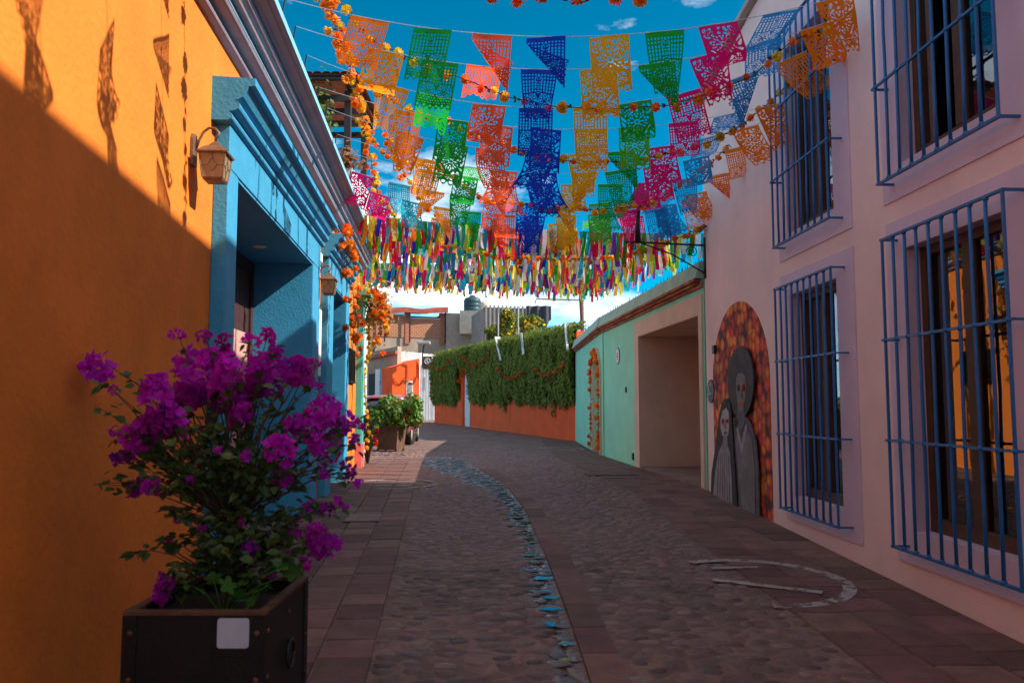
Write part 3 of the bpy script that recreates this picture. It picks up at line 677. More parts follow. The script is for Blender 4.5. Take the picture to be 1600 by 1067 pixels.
# iron bracket with an upright bell lamp, fixed to the corner
s, z = 11.86, RF.sz(1100, 385)[1]
t = thing('bracket_street_lamp', 'black iron scroll bracket carrying a bell-shaped street lamp off the pink corner', 'street lamp', RF.P(s, 0, z), RF.rot + math.pi / 2)
b = MB(); b.box(0, .02, -.03, .03, -.5, .12); b.tube([(0.02, 0, 0), (1.22, .0, .05)], .016, 6); b.tube([(.02, 0, -.42), (.5, 0, -.14), (.98, 0, .035)], .012, 6)
for c, r in (((.2, 0, -.10), .09), ((1.1, 0, -.03), .06)): b.tube([(c[0] + r * (1 - k / 26) * math.cos(k * .5), 0, c[2] + r * (1 - k / 26) * math.sin(k * .5)) for k in range(22)], .008, 5)
b.build('scroll_bracket', M_IRON, t, True)
MB().tube([(1.02, 0, .04), (1.02, 0, .34), (1.0, 0, .52), (.98, 0, .60)], [.05, .03, .025, .03], 8).build('stem', M_IRON, t, True)
MB().lathe([(.17, 0), (.18, .02), (.15, .10), (.10, .20), (.05, .26), (.03, .30), (.02, .33)], 14, (.98, 0, .62)).build('bell_shade', M_IRON, t, True)

# ================================================================== green house
gh = frame_thing(GF, 'green_house', 'single-storey mint green house with brick cornice, cream carriage opening and spiked parapet', 'house')
GL = 7.56
GZ = lambda s: -.4
TOPZ = 3.70
wall_panel(MB(), .0, GL, GZ, TOPZ, [(.22, 4.0, -.39, 3.0)], 0, -.30).build('wall', M_GREEN, gh)
b = MB(); e = .025
b.box(.06, .22, 0, e, -.4, 3.30); b.box(4.0, 4.34, 0, e, -.4, 3.30); b.box(.22, 4.0, 0, e, 3.0, 3.30); b.build('carriage_surround', M_CREAM, gh, bevel=.006)
b = MB(); b.box(3.99, 4.02, -3.4, .02, -.4, 3.0); b.box(.20, .23, -3.4, .02, -.4, 3.0); b.box(.2, 4.02, -3.42, -3.4, -.4, 3.0); b.box(.23, 3.99, -3.4, .02, 2.985, 3.02); b.build('carriage_recess', M_CREAM, gh)
MB().box(.23, 3.99, -3.4, -.02, .2, .40).build('threshold', mat('worn_cement', (.22, .15, .12), .9, .2, 4, .3, 40), gh)
# far bend of the same house
bl = Matrix.Rotation(0, 4, 'Z')
def GB(s, off, z):   # BF coordinates -> GF local
    p = BF.P(s, -off, z) - GF.o; return Vector((p.dot(GF.u), -p.dot(GF.n), z))
def bpanel(cells, ya, yb, name, m):
    b = MB()
    for (s0, s1, z0, z1) in cells: b.prism([GB(s0, ya, z0), GB(s1, ya, z0), GB(s1, ya, z1), GB(s0, ya, z1)], GB(s0, yb, z0) - GB(s0, ya, z0))
    return b.build(name, m, gh)
bpanel([(-.05, .45, -.4, TOPZ), (2.0, 7.6, -.4, TOPZ), (.45, 2.0, 3.0, TOPZ)], 0, -.3, 'wall_return', M_GREEN)
# arched opening: spandrels + surround + door
def archpts(s0, s1, zs, zt, n=16): c = (s0 + s1) / 2; return [(c + (s1 - s0) / 2 * math.cos(a), zs + (zt - zs) * math.sin(a)) for a in [math.pi * k / n for k in range(n + 1)]]
ap = archpts(.45, 2.0, 2.35, 2.92); b = MB()
for (sa, za), (sb, zb) in zip(ap, ap[1:]): b.prism([GB(sa, .0, za), GB(sb, .0, zb), GB(sb, .0, 3.01), GB(sa, .0, 3.01)], GB(0, -.29, 0) - GB(0, 0, 0))
b.build('arch_spandrel', M_GREEN, gh)
inn = [(2.0, .3)] + archpts(.45, 2.0, 2.35, 2.92)[::-1][::-1]; inn = [(2.0, .2)] + ap + [(.45, .2)]
oa = archpts(.25, 2.2, 2.35, 3.10); out = [(2.2, .2)] + oa + [(.25, .2)]
b = MB()
for k in range(len(inn) - 1): b.prism([GB(inn[k][0], .001, inn[k][1]), GB(inn[k + 1][0], .001, inn[k + 1][1]), GB(out[k + 1][0], .001, out[k + 1][1]), GB(out[k][0], .001, out[k][1])], GB(0, .045, 0) - GB(0, 0, 0))
b.build('arch_surround', M_CREAM, gh)
bpanel([(.45, 2.0, .1, 2.95)], -.22, -.27, 'door', M_WHITE)
# body
b = MB(); b.box(0, GL, -8, -7.8, -.4, 3.4); b.build('rear_wall', M_GREEN, gh)
MB().box(.0, GL, -7.8, -.3, 3.25, 3.38).build('roof', mat('roof_screed', (.3, .2, .16)), gh)
# brick cornice: three stepped courses, each brick its own piece
bk = MB().box(-.115, .115, -.06, .06, -.0205, .0205).mesh('brick', M_BRICK)
def course(fr, s0, s1, z, out, diag=False, phase=0):
    s = s0 + phase
    while s < s1 - .1:
        p = fr.P(s + .12, -out + .06, z) - GF.o
        rot = fr.rot - GF.rot + (R_(35) if diag else 0)
        inst('brick', bk, gh, (p.dot(GF.u), -p.dot(GF.n), z + rnd.uniform(-.003, .003)), (0, R_(rnd.uniform(-.6, .6)), rot), (.8 if diag else 1, 1, 1)); s += .17 if diag else .245
for fr, a, c in ((GF, .02, GL), (BF, .0, 7.5)):
    course(fr, a, c, 3.415, .045); course(fr, a, c, 3.463, .09, phase=.1); course(fr, a, c, 3.511, .13, phase=.04)
b = MB(); b.box(.0, GL + .05, .0, .03, 3.39, 3.53); b.build('cornice_bed', M_MORTAR, gh); bpanel([(-.0, 7.55, 3.39, 3.53)], .03, 0, 'cornice_bed', M_MORTAR)
pc = mat('pale_mint_coping', (.36, .52, .42), .85, .15, 3, .2, 40, stain=.4, stain_col=(.2, .22, .18))
MB().prism([(0, .13, 3.534), (0, -.34, 3.534), (0, -.34, 3.79), (0, .05, 3.79)], (GL + .1, 0, 0)).build('parapet', pc, gh)
b = MB(); q = [GB(.06, o, z) for o, z in ((.13, 3.534), (-.34, 3.534), (-.34, 3.79), (.05, 3.79))]; b.prism(q, GB(7.6, 0, 0) - GB(.06, 0, 0)); b.build('parapet', pc, gh)
b = MB()
for fr, L in ((GF, GL), (BF, 7.5)):
    for k in range(int(L / .11)):
        s = .05 + .11 * k + rnd.uniform(-.02, .02); o = rnd.uniform(0, .06); p = fr.P(s, o, 3.785) - GF.o; c = Vector((p.dot(GF.u), -p.dot(GF.n), 3.785)); h = rnd.uniform(.07, .15); d = Vector((rnd.uniform(-.03, .03), rnd.uniform(-.03, .03), h))
        i = len(b.v); b.v += [tuple(c + Vector(x)) for x in ((-.016, -.004, 0), (.016, -.004, 0), (.0, .012, 0))] + [tuple(c + d)]; b.f += [(i, i + 1, i + 3), (i + 1, i + 2, i + 3), (i + 2, i, i + 3)]
b.build('spikes', M_IRON, gh, kind='stuff')
# fittings on the green wall
s, z = GF.sz(966, 556); t = thing('round_plaque', 'small round white plaque with blue rim on the mint green wall', 'plaque', GF.P(s, 0, z), GF.rot + math.pi / 2)
circ = lambda r, x, n=24: [(x, r * math.cos(2 * math.pi * k / n), r * math.sin(2 * math.pi * k / n)) for k in range(n)]
MB().prism(circ(.19, 0), (.015, 0, 0)).build('rim', mat('plaque_blue', (.06, .12, .4), .5), t); MB().prism(circ(.165, .016), (.004, 0, 0)).build('face', M_WHITE, t)
b = MB(); b.box(.02, .023, -.07, .07, .02, .06); b.box(.02, .023, -.09, .09, -.04, 0); b.box(.02, .023, -.05, .05, -.09, -.06); b.build('lettering', mat('plaque_pink', (.6, .12, .16), .6), t)
for (px, py, w, h, lb) in ((979, 609, .05, .12, 'tiny black doorbell plate on the mint green wall'), (990, 713, .10, .14, 'small dark metal box low on the green wall by the carriage opening')):
    s, z = GF.sz(px, py); o = MB().box(0, .03, -w / 2, w / 2, -h / 2, h / 2).build('wall_box', M_IRON, None, bevel=.004, loc=GF.P(s, 0, z), rotz=GF.rot + math.pi / 2); tag(o, lb, 'wall box')

# ================================================================== ivy-covered red-orange garden wall
ow = frame_thing(OF, 'garden_wall', 'red-orange plastered garden wall half hidden under hanging ivy', 'wall')
OL = 22.35; OTOP = lambda s: 4.15 + .016 * s
wall_panel(MB(), 0, 7.40, lambda s: -.2, OTOP, [], 0, -.3).build('wall', M_REDOR, ow)
wall_panel(MB(), 7.42, OL, lambda s: -.2, OTOP, [(14.1, 15.65, -.19, 3.32)], .006, -.3).build('wall', M_REDOR, ow)
MB().box(14.1, 15.65, -.2, -.15, .3, 3.32).build('door', M_WHITE, ow); b = MB(); b.box(14.12, 15.62, -.15, -.13, 1.0, 3.2); b.build('door_panel', M_WHITE, ow)
def leafcloud(fn, n, size, seed, asp=.6):
    """n small leaf quads; fn(r) -> (pos, normal)"""
    r = random.Random(seed); b = MB()
    for _ in range(n):
        q = fn(r)
        if q is None: continue
        p, nn = q; nn = (nn + Vector((r.uniform(-1, 1), r.uniform(-1, 1), r.uniform(-.6, 1))) * .8).normalized()
        d = nn.orthogonal().normalized(); d = Matrix.Rotation(r.uniform(0, 6.28), 3, nn) @ d; e = nn.cross(d); s = size * r.uniform(.6, 1.35)
        b.v += [tuple(p - d * s), tuple(p + e * s * asp - d * s * .1), tuple(p + d * s), tuple(p - e * s * asp - d * s * .1)]; i = len(b.v) - 4; b.f.append((i, i + 1, i + 2, i + 3))
    return b
def leaf_mat(name, c, c2, trans=.3, scale=1.6):
    m = mat(name, c, .6, .35, 14, trans=trans, stain=.9, stain_col=c2, sscale=scale); return m
M_IVY = leaf_mat('ivy_leaf', (.22, .265, .035), (.25, .16, .045), .35)
def ivy_bottom(s):
    b = 1.64 + .35 * mnoise.noise(Vector((s * .8, 0, 1))) + .30 * mnoise.noise(Vector((s * 6.5, 0, 8))) + .45 * mnoise.noise(Vector((s * 2.7, 0, 5))) + .006 * s
    if 13.7 < s < 15.9: b = 3.45
    elif 15.9 <= s < 17: b += .25 * (17 - s)
    if s > 17.5: b += .3 * max(0, mnoise.noise(Vector((s * 3.5, 0, 2)))) - .1
    return b
def ivy_fn(r):
    s = r.uniform(-.1, OL + .1); zb = ivy_bottom(s); zt = OTOP(s) + .32 + .1 * mnoise.noise(Vector((s * 1.5, 2, 0)))
    z = zb + (zt - zb) * r.random() ** .92
    bul = .10 + .22 * (1 - abs(2 * (z - zb) / (zt - zb) - 1) ** 3) + .12 * mnoise.noise(Vector((s * 2.2, z * 1.2, 7)))
    if z > zt - .25: y = r.uniform(-.4, bul)
    else: y = bul - r.random() ** 2 * .18
    return Vector((s, y, z)), Vector((0, 1, .25))
iv = frame_thing(OF, 'ivy', 'dense dark green ivy hanging over the red-orange garden wall', 'plant')
leafcloud(ivy_fn, 60000, .06, 11).build('foliage', M_IVY, iv, kind='stuff')
b = MB(); n = 150
for k in range(n + 1):
    s = -.1 + (OL + .2) * k / n; zb, zt = ivy_bottom(s), OTOP(s) + .2
    for f, y in ((.06, .02), (.2, .10), (.5, .17), (.85, .12), (1, -.1)): b.v.append((s, y, zb + (zt - zb) * f))
for k in range(n):
    for j in range(4): a = k * 5 + j; b.f.append((a, a + 5, a + 6, a + 1))
b.build('stems', mat('ivy_dark_hull', (.035, .04, .014), .95, .3, 10), iv)  # dark hull added behind the leaves so the wall stays hidden, no modelled stems
def white_post(px0, py0, px1, py1, label):
    s0, z0 = OF.sz(px0, py0); s1, z1 = OF.sz(px1, py1); t = frame_thing(OF, 'fence_post', label, 'post')
    MB().tube([(s0, .12, z0), (s1, .42, z1)], .045, 8).build('tube', M_WHITE, t); MB().box(s0 - .07, s0 + .07, -.1, .14, z0 - .1, z0 + .02).build('bracket', M_WHITE, t)
white_post(778, 527, 797, 563, 'leaning pale metal post on the ivy wall below the flowering tree'); white_post(888, 507, 905, 547, 'leaning pale metal post at the green house end of the ivy wall')
for px, py0, py1, lb in ((775, 490, 530, 'thin upright steel post rising from the ivy before the concrete block'), (806, 478, 524, 'thin upright steel post rising from the ivy beside the yellow-flowering tree')):
    s, z = OF.sz(px, py1); z1 = OF.sz(px, py0)[1]; o = MB().tube([(0, 0, 0), (0, 0, z1 - z)], .035, 8).build('steel_post', cm, None, loc=OF.P(s, .1, z)); tag(o, lb, 'post')
s, z = OF.sz(833, 537); t = thing('warning_sign', 'tilted white warning sign hung on the ivy', 'sign', OF.P(s, -.45, z), OF.rot)
b = MB(); b.prism([(.22, 0, .45), (.02, 0, .42), (-.26, 0, -.42), (-.03, 0, -.45)], (0, .015, 0)); b.build('board', M_WHITE, t)
b = MB(); b.prism([(.08, .016, .2), (.0, .016, .18), (-.1, .016, -.15), (-.02, .016, -.17)], (0, .003, 0)); b.build('symbol', mat('sign_grey', (.25, .25, .3), .6), t)

# ================================================================== far end of the street
def block(name, label, cat, x, y, rz): return thing(name, label, cat, (x, y, gz(y)), R_(rz))
def px_on(y, px, py): p = on_depth(px, py, y); return p.x, p.z
# gate and far red-orange house: facade plane facing us, slightly to the right
YG = 51.0
xa, _ = px_on(YG, 655, 600); xb, _ = px_on(YG, 682, 600)
zt = px_on(YG, 668, 570)[1]; g0 = gz(YG)
fh = thing('red_orange_house', 'far red-orange house front with swagged marigold garland and narrow door', 'house', (xa, YG, g0), R_(24))
hw_ = px_on(YG, 655, 600)[0] - px_on(YG, 612, 600)[0]
hz = px_on(YG, 655, 560)[1] - g0; hz2 = px_on(YG, 612, 574)[1] - g0
b = MB(); b.prism([(-hw_, 0, -.3), (0, 0, -.3), (0, 0, hz), (-hw_, 0, hz2)], (0, 4, 0)); b.build('wall', M_REDOR, fh)
MB().box(-.85, -.42, -.03, .0, 0, 2.55).build('door', M_WHITE, fh); MB().box(-.80, -.47, -.045, -.03, .9, 2.4).build('posted_bills', mat('bills', (.25, .24, .22), .8, .6, 6), fh)
MB().box(-.28, -.18, -.06, 0, 1.1, 1.4).build('meter_box', cm, fh)
gt = thing('white_gate', 'tall white double gate between red-orange house and ivy wall', 'gate', (xa + .05, YG, g0), R_(4))
gw = xb - xa + .15; gh_ = zt - g0
for k in range(2):
    lf = MB().box(gw / 2 * k + .015, gw / 2 * (k + 1) - .015, -.03, .03, .05, gh_).build('leaf', M_WHITE, gt, bevel=.01)
    for j in range(5): MB().box(gw / 2 * k + .06 + j * .18, gw / 2 * k + .08 + j * .18, -.045, -.03, .1, gh_ - .05).build('rib', M_WHITE, lf)
MB().box(.25, .33, -.06, -.03, 2.0, 2.8).build('number_plate', cm, gt)
sg = thing('no_parking_sign', 'brown no-parking sign with white crossed circle above the white gate', 'sign', (px_on(YG, 668, 575)[0], YG - .15, px_on(YG, 668, 577)[1]), 0)
MB().box(-.27, .27, 0, .03, 0, .82).build('board', mat('sign_brown', (.10, .05, .03), .7), sg)
b = MB(); b.tube([(.17 * math.cos(2 * math.pi * k / 24), -.005, .52 + .17 * math.sin(2 * math.pi * k / 24)) for k in range(25)], .02, 5); b.build('circle', M_WHITE, sg)
b = MB(); b.tube([(-.12, -.005, .64), (.12, -.005, .40)], .018, 5); b.build('slash', M_WHITE, sg); b = MB(); b.box(-.06, -.03, -.008, .002, .42, .62); b.box(-.03, .06, -.008, .002, .59, .62); b.box(-.03, .04, -.008, .002, .51, .54); b.box(-.03, .06, -.008, .002, .42, .45); b.build('letter', M_WHITE, sg)
# street lamp arm on the far white wall
x, z = px_on(50.5, 660, 575); t = thing('arm_street_lamp', 'small grey street lamp on a curved arm above the white gate', 'street lamp', (x, 50.5, z), 0)
MB().tube([(0, 0, 0), (0, 0, .9), (.1, -.2, 1.4), (.25, -.5, 1.6)], .05, 6).build('arm', M_IRON, t); MB().box(-.25, .55, -.9, -.4, 1.45, 1.65).build('head', cm, t, bevel=.05)
# rough whitewashed wall
YW = 54
x0, z0 = px_on(YW, 621, 548); x1, _ = px_on(YW, 694, 548); _, zb = px_on(YW, 621, 640); z1 = px_on(YW, 694, 553)[1]
o = thing('whitewashed_wall', 'rough whitewashed rubble wall behind the far red-orange house', 'wall', (x0, YW, gz(YW)), R_(24)); wz = gz(YW)
b = MB(); W_ = x1 - x0; n = 24
for k in range(n + 1):
    for j in range(9):
        zz = (z0 + (z1 - z0) * k / n - wz + .12 * mnoise.noise(Vector((k * .9, 0, 0)))) * j / 8
        b.v.append((W_ * k / n, .12 * mnoise.noise(Vector((k * .7, j * .8, 4))), zz))
for k in range(n):
    for j in range(8): a = k * 9 + j; b.f.append((a, a + 9, a + 10, a + 1))
b.build('wall', mat('whitewash', (.78, .76, .73), .9, .12, 1.5, .6, 8, stain=.5, stain_col=(.35, .28, .22)), o, True); MB().box(0, W_, .3, 4, 0, z0 - wz - .3).build('rear', M_CREAM, o)
# old house with peeling blue door
xr, yr = px_on(52, 621, 560)[0], 52.0; rz_ = R_(-34); oz = gz(52)
oldh = thing('old_house', 'old plaster house with red band, white posts and peeling blue door', 'house', (xr, yr, oz), math.pi + rz_)
topR = px_on(52, 621, 541)[1] - oz; LEN = 7.0
wall_panel(MB(), 0, LEN, lambda s: -.3, lambda s: topR - .12 * s, [], 0, -.4).build('wall', mat('old_plaster', (.34, .24, .18), .9, .3, 1.2, .4, 10, stain=.6, stain_col=(.5, .4, .33)), oldh)
for (s0, s1, zz0, zz1, m_, nm) in ((.6, 1.5, .2, 3.3, mat('peeling_blue', (.22, .34, .48), .8, .5, 3), 'door'), (2.0, 2.5, .2, 3.1, M_IRON, 'doorway'), (2.7, 3.2, .2, 3.2, M_WHITE, 'post'), (4.0, 4.4, .2, 3.1, M_WHITE, 'post'), (3.2, 4.0, .3, 3.0, M_REDOR, 'red_panel'), (4.5, 6.6, .3, 2.9, M_REDOR, 'red_panel'), (1.5, 1.9, .2, 3.4, M_WHITE, 'post')):
    MB().box(s0, s1, .0, .06, zz0, zz1).build(nm, m_, oldh)
MB().prism([(0, .02, topR - .5), (0, .25, topR - .5), (0, .2, topR - .3), (0, .02, topR - .3)], (LEN, 0, -.12 * LEN)).build('cornice', mat('faded_red_band', (.35, .10, .06), .9, .3, 3), oldh)
# brick house on the rise
YB = 64.0; bz = gz(YB)
def BX(px, py): p = on_depth(px, py, YB); return p.x, p.z - bz
x0 = BX(560, 500)[0]; x1 = BX(757, 500)[0]; bh = thing('brick_house', 'brick and concrete house with red awning roof terrace above the street end', 'house', (x0, YB, bz), R_(20)); o_ = lambda px, py: (BX(px, py)[0] - x0, BX(px, py)[1])
top1 = o_(640, 524)[1]; Wb = x1 - x0
MB().box(0, Wb, 0, 8, -.3, top1).build('wall', mat('raw_concrete', (.36, .27, .21), .9, .2, 1.0, .3, 8, stain=.5, stain_col=(.2, .15, .12)), bh)
def brick_tex():
    m = mat('lattice_brick', (.42, .14, .06), .9, .2, 3); N = m.node_tree.nodes; lk = m.node_tree.links.new; b_ = N['Principled BSDF']
    tc = N.new('ShaderNodeTexCoord'); mp = N.new('ShaderNodeMapping'); mp.inputs['Rotation'].default_value = (R_(90), 0, 0); bt = N.new('ShaderNodeTexBrick'); bt.inputs['Scale'].default_value = 1.7
    bt.inputs['Color1'].default_value = (.45, .13, .05, 1); bt.inputs['Color2'].default_value = (.36, .10, .045, 1); bt.inputs['Mortar'].default_value = (.42, .30, .22, 1); bt.inputs['Mortar Size'].default_value = .035
    lk(tc.outputs['Object'], mp.inputs['Vector']); lk(mp.outputs[0], bt.inputs['Vector']); lk(bt.outputs['Color'], b_.inputs['Base Color'])
    return m
M_BT = brick_tex()
for a, c in (((582, 491), (634, 521)), ((642, 495), (692, 524))):
    xa_, za_ = o_(*a); xb_, zb_ = o_(*c); MB().box(xa_, xb_, -.05, .25, top1 - .05, za_).build('brick_parapet', M_BT, bh)
    MB().box(xa_, xb_, -.09, .29, za_, za_ + .12).build('coping', M_CREAM, bh)
for px in (638, 695, 578):
    xx, zz = o_(px, 488); MB().box(xx - .2, xx + .2, -.1, .3, top1 - .6, zz + .2).build('pier', mat('pier_brick', (.40, .15, .09), .9, .2, 4), bh)
xa_, zz = o_(700, 484); xb_, _ = o_(743, 484); MB().box(xa_, xb_, -.3, 5, top1 - 2.5, zz).build('stair_block', mat('block_plaster', (.42, .35, .29), .9, .15, 3, .6, 6), bh); xc_, zc_ = o_(757, 488)
MB().box(xb_, xc_, .2, 5, top1 - 2.5, zc_).build('side_block', mat('block_plaster2', (.36, .32, .28), .9, .2, 3), bh)
aw = MB(); pts = [o_(572, 490), o_(610, 484), o_(632, 478), o_(668, 481), o_(702, 475)]
for k, (a, c) in enumerate(zip(pts, pts[1:])): aw.prism([(a[0], -.6, a[1]), (c[0], -.6, c[1]), (c[0], -.6, c[1] - .35 - .12 * (k % 2)), (a[0], -.6, a[1] - .3 - .12 * ((k + 1) % 2))], (0, 4.5, .5))
aw.build('awning', mat('red_awning', (.33, .075, .045), .8, .25, 2), bh); MB().box(o_(575, 490)[0], o_(700, 490)[0], 3.0, 3.2, top1, o_(640, 484)[1]).build('terrace_back', M_DARK, bh)
for px in (600, 640, 698): xx, zz = o_(px, 484); MB().box(xx - .05, xx + .05, -.5, -.4, top1 - .5, zz + .1).build('awning_post', M_IRON, bh)
t = thing('water_tank', 'dark teal ribbed water tank on the roof beside the brick house', 'water tank', (on_depth(738, 485, 66).x, 66, on_depth(738, 487, 66).z), 0)
tm = mat('tank_plastic', (.03, .075, .085), .45, .1, 3); MB().lathe([(.70, 0), (.72, .05), (.72, .30), (.69, .33), (.72, .36), (.72, .64), (.69, .67), (.72, .70), (.72, .95), (.60, 1.13), (.30, 1.24), (.25, 1.24)], 24).build('body', tm, t, True); MB().lathe([(.27, 1.24), (.27, 1.34), (.10, 1.38)], 18).build('lid', tm, t, True)
MB().box(-1, 1.2, -.8, 2, -1.9, -.0).build('plinth', mat('block_plaster2', (.36, .32, .28)), t)
t = thing('white_roof_tank', 'small cream roof tank behind the dark water tank', 'water tank', (on_depth(757, 485, 68).x, 68, on_depth(757, 487, 68).z)); MB().lathe([(.40, 0), (.42, .7), (.30, .85), (.12, .9)], 18).build('body', M_CREAM, t, True); MB().box(-.6, .6, -.6, .6, -2.2, 0).build('plinth', M_CREAM, t)
# grey concrete block behind the ivy
YC = 58.0; cz = gz(YC); xa_ = on_depth(757, 500, YC).x; xb_ = on_depth(848, 500, YC).x; zc = on_depth(757, 480, YC).z - cz
ch = thing('concrete_building', 'bare grey concrete building with vertical ribs above the ivy', 'building', (xa_, YC, cz), R_(12)); gm_ = mat('bare_concrete', (.25, .235, .22), .9, .2, 1.2, .3, 8, stain=.4, stain_col=(.14, .13, .12))
MB().box(0, xb_ - xa_, 0, 6, -.3, zc).build('wall', gm_, ch); n = 14
for k in range(n): x = (xb_ - xa_) * (k + .15) / n; MB().box(x, x + .14, -.10, .0, zc - 2.6, zc + .15).build('rib', gm_, ch)
t = thing('draped_tarp', 'dark tarp draped over the corner of the grey concrete building', 'tarp', (xb_ - .3, YC - .3, on_depth(840, 478, YC).z)); bb = MB(); n = 14
for k in range(n + 1):
    for j in range(7): bb.v.append((-.9 + 1.8 * k / n, -.15 * math.sin(k * 1.3) - .12, -.05 - j * .24 * (1 + .3 * math.sin(k * .8))))
for k in range(n):
    for j in range(6): a = k * 7 + j; bb.f.append((a, a + 7, a + 8, a + 1))
bb.build('cloth', mat('tarp', (.05, .055, .07), .7), t, True)
# flowering tree behind the ivy wall
def tree(name, label, x, y, zc_, rx, rz, h0, m1, m2, n, seed, size, flowers):
    t = thing(name, label, 'tree', (x, y, gz(y))); g = gz(y); b = MB(); r = random.Random(seed)
    b.tube([(0, 0, -.1), (.1, 0, (zc_ - g) * .5), (0, 0, zc_ - g)], [.16, .11, .05], 8)
    lim = []
    for k in range(9):
        a = r.uniform(0, 6.28); e = Vector((rx * .75 * math.cos(a), rx * .75 * math.sin(a), zc_ - g + r.uniform(-.5, .8) * rz)); b.tube([(.08, 0, (zc_ - g) * .55), e * .5 + Vector((0, 0, (zc_ - g) * .3)), e], [.06, .04, .015], 5); lim.append(e)
    b.build('trunk', M_BARK, t, True)
    cl = [(e * 1.0, r.uniform(.35, .6)) for e in lim] + [(Vector((r.uniform(-1, 1) * rx * .7, r.uniform(-1, 1) * rx * .7, zc_ - g + r.uniform(-.8, .9) * rz)), r.uniform(.3, .6)) for _ in range(14)]
    def fn(q):
        c, rr = q.choice(cl); v = Vector((q.gauss(0, 1), q.gauss(0, 1), q.gauss(0, .8))).normalized(); return c + v * rr * rx * .55 * q.random() ** .35, v
    leafcloud(fn, n, size, seed).build('crown', m1, t, kind='stuff')
    if flowers: leafcloud(fn, flowers, size * 1.1, seed + 1, .9).build('blossom', m2, t, kind='stuff')
pT = on_depth(815, 512, 40)
tree('flowering_tree', 'bushy green tree with yellow blossom rising behind the ivy wall', pT.x, 40, pT.z - .1, 1.35, .85, 0, leaf_mat('tree_leaf', (.09, .17, .025), (.05, .09, .02)), M_MARIY, 5200, 31, .085, 700)
pT = on_depth(780, 520, 42)
tree('garden_shrub_tree', 'low green tree behind the ivy wall left of the yellow-blossomed tree', pT.x, 42, pT.z - .2, .8, .6, 0, MATS['tree_leaf'], M_MARIY, 2200, 35, .085, 60)
# rusty pole and pipe frame
p0 = on_depth(913, 520, 30); z1 = on_depth(905, 452, 30).z
o = MB().tube([(0, 0, -1.5), (-.15, 0, z1 - p0.z)], .06, 8).build('rusty_pole', M_RUST, None, loc=p0); tag(o, 'leaning rusty pole behind the meeting of ivy wall and green house', 'pole')
t = thing('pipe_frame', 'thin grey pipe frame with hooked end rising behind the ivy wall', 'pipe frame', on_depth(910, 520, 33)); pz = lambda px, py: on_depth(px, py, 33) - on_depth(910, 520, 33)
MB().tube([pz(912, 530), pz(911, 468)], .045, 8).build('upright', cm, t); MB().tube([pz(913, 469), pz(838, 467), pz(836, 474)], .04, 8).build('cross_pipe', cm, t)

# ================================================================== neighbour with a tiled terrace roof, beyond the orange house
nb = thing('terrace_house', 'white house with a red tiled terrace roof rising behind the blue eaves', 'house', (-3.55, 17.3, gz(17.3)), 0); nz = gz(17.3)
zw = on_depth(560, 262, 17.3).z - nz
MB().box(-6, 0, 0, 2.2, -.4, zw).build('wall', M_WHITE, nb)
zr = on_depth(575, 122, 17.0).z - nz
# roof: beams, boards and tiles seen from below
for k, y in enumerate((-.25, .55, 1.35, 2.15)): MB().box(-6, .02, y, y + .12, zr - .32 - .16, zr - .20 - .16).build('beam', mat('dark_beam', (.035, .028, .026), .6), nb)
MB().box(-.12, 0.02, -.45, 2.5, zr - .17, zr - .06).build('edge_beam', MATS['dark_beam'], nb)
MB().box(-6, .02, -.5, -.42, zr - .12, zr + .02).build('front_beam', MATS['dark_beam'], nb)
b = MB(); n = 26
rt = mat('clay_roof_tile', (.30, .085, .045), .85, .3, 3, .3, 30, rand=.2)
tl = MB()
for j in range(7):
    a0, a1 = [R_(180 * (j + e) / 7) for e in (0, 1)]
    tl.quad((.10 * math.cos(a0), 0, .05 * math.sin(a0)), (.10 * math.cos(a1), 0, .05 * math.sin(a1)), (.085 * math.cos(a1), 1.05, .045 * math.sin(a1) + .0), (.085 * math.cos(a0), 1.05, .045 * math.sin(a0)))
tme = tl.mesh('roof_tile', rt)
for c in range(18):
    for r_ in range(3): inst('roof_tile', tme, nb, (.12 - .2 * c, -.55 + r_ * .98, zr + .0 + .02 * r_))
MB().box(-6, .10, -.5, 2.5, zr - .06, zr - .035).build('roof_boards', rt, nb)
for x, y in ((-.12, .05), (-.12, 2.0)): MB().box(x - .07, x + .07, y - .07, y + .07, zw, zr - .17).build('post', MATS['dark_beam'], nb)
def vine(name, label, loc, rx, ry, rz, n, seed, m, size=.06, droop=.3):
    t = thing(name, label, 'plant', loc)
    def fn(q):
        v = Vector((q.gauss(0, .45), q.gauss(0, .45), q.gauss(0, .45))); v.z -= droop * abs(v.x); return Vector((v.x * rx, v.y * ry, v.z * rz)), v + Vector((0, -.5, .5))
    leafcloud(fn, n, size, seed).build('foliage', m, t, kind='stuff')
    r = random.Random(seed); b = MB()
    for k in range(10): b.tube([(0, 0, rz * .4), (r.uniform(-.4, .4) * rx, r.uniform(-.4, .4) * ry, 0), (r.uniform(-.8, .8) * rx, r.uniform(-.6, .6) * ry, -rz * r.uniform(.3, 1))], .006, 4)
    b.build('stems', M_BARK, t)
p = on_depth(500, 165, 17.0); vine('hanging_plant', 'green creeper hanging under the tiled terrace roof', p, .34, .3, .75, 420, 41, leaf_mat('creeper_leaf', (.10, .17, .03), (.06, .09, .02)))
p = on_depth(540, 245, 17.2); vine('terrace_plant', 'reddish brown potted creeper on the terrace wall top', p, .35, .3, .28, 260, 42, leaf_mat('dry_leaf', (.30, .11, .04), (.16, .09, .03)))

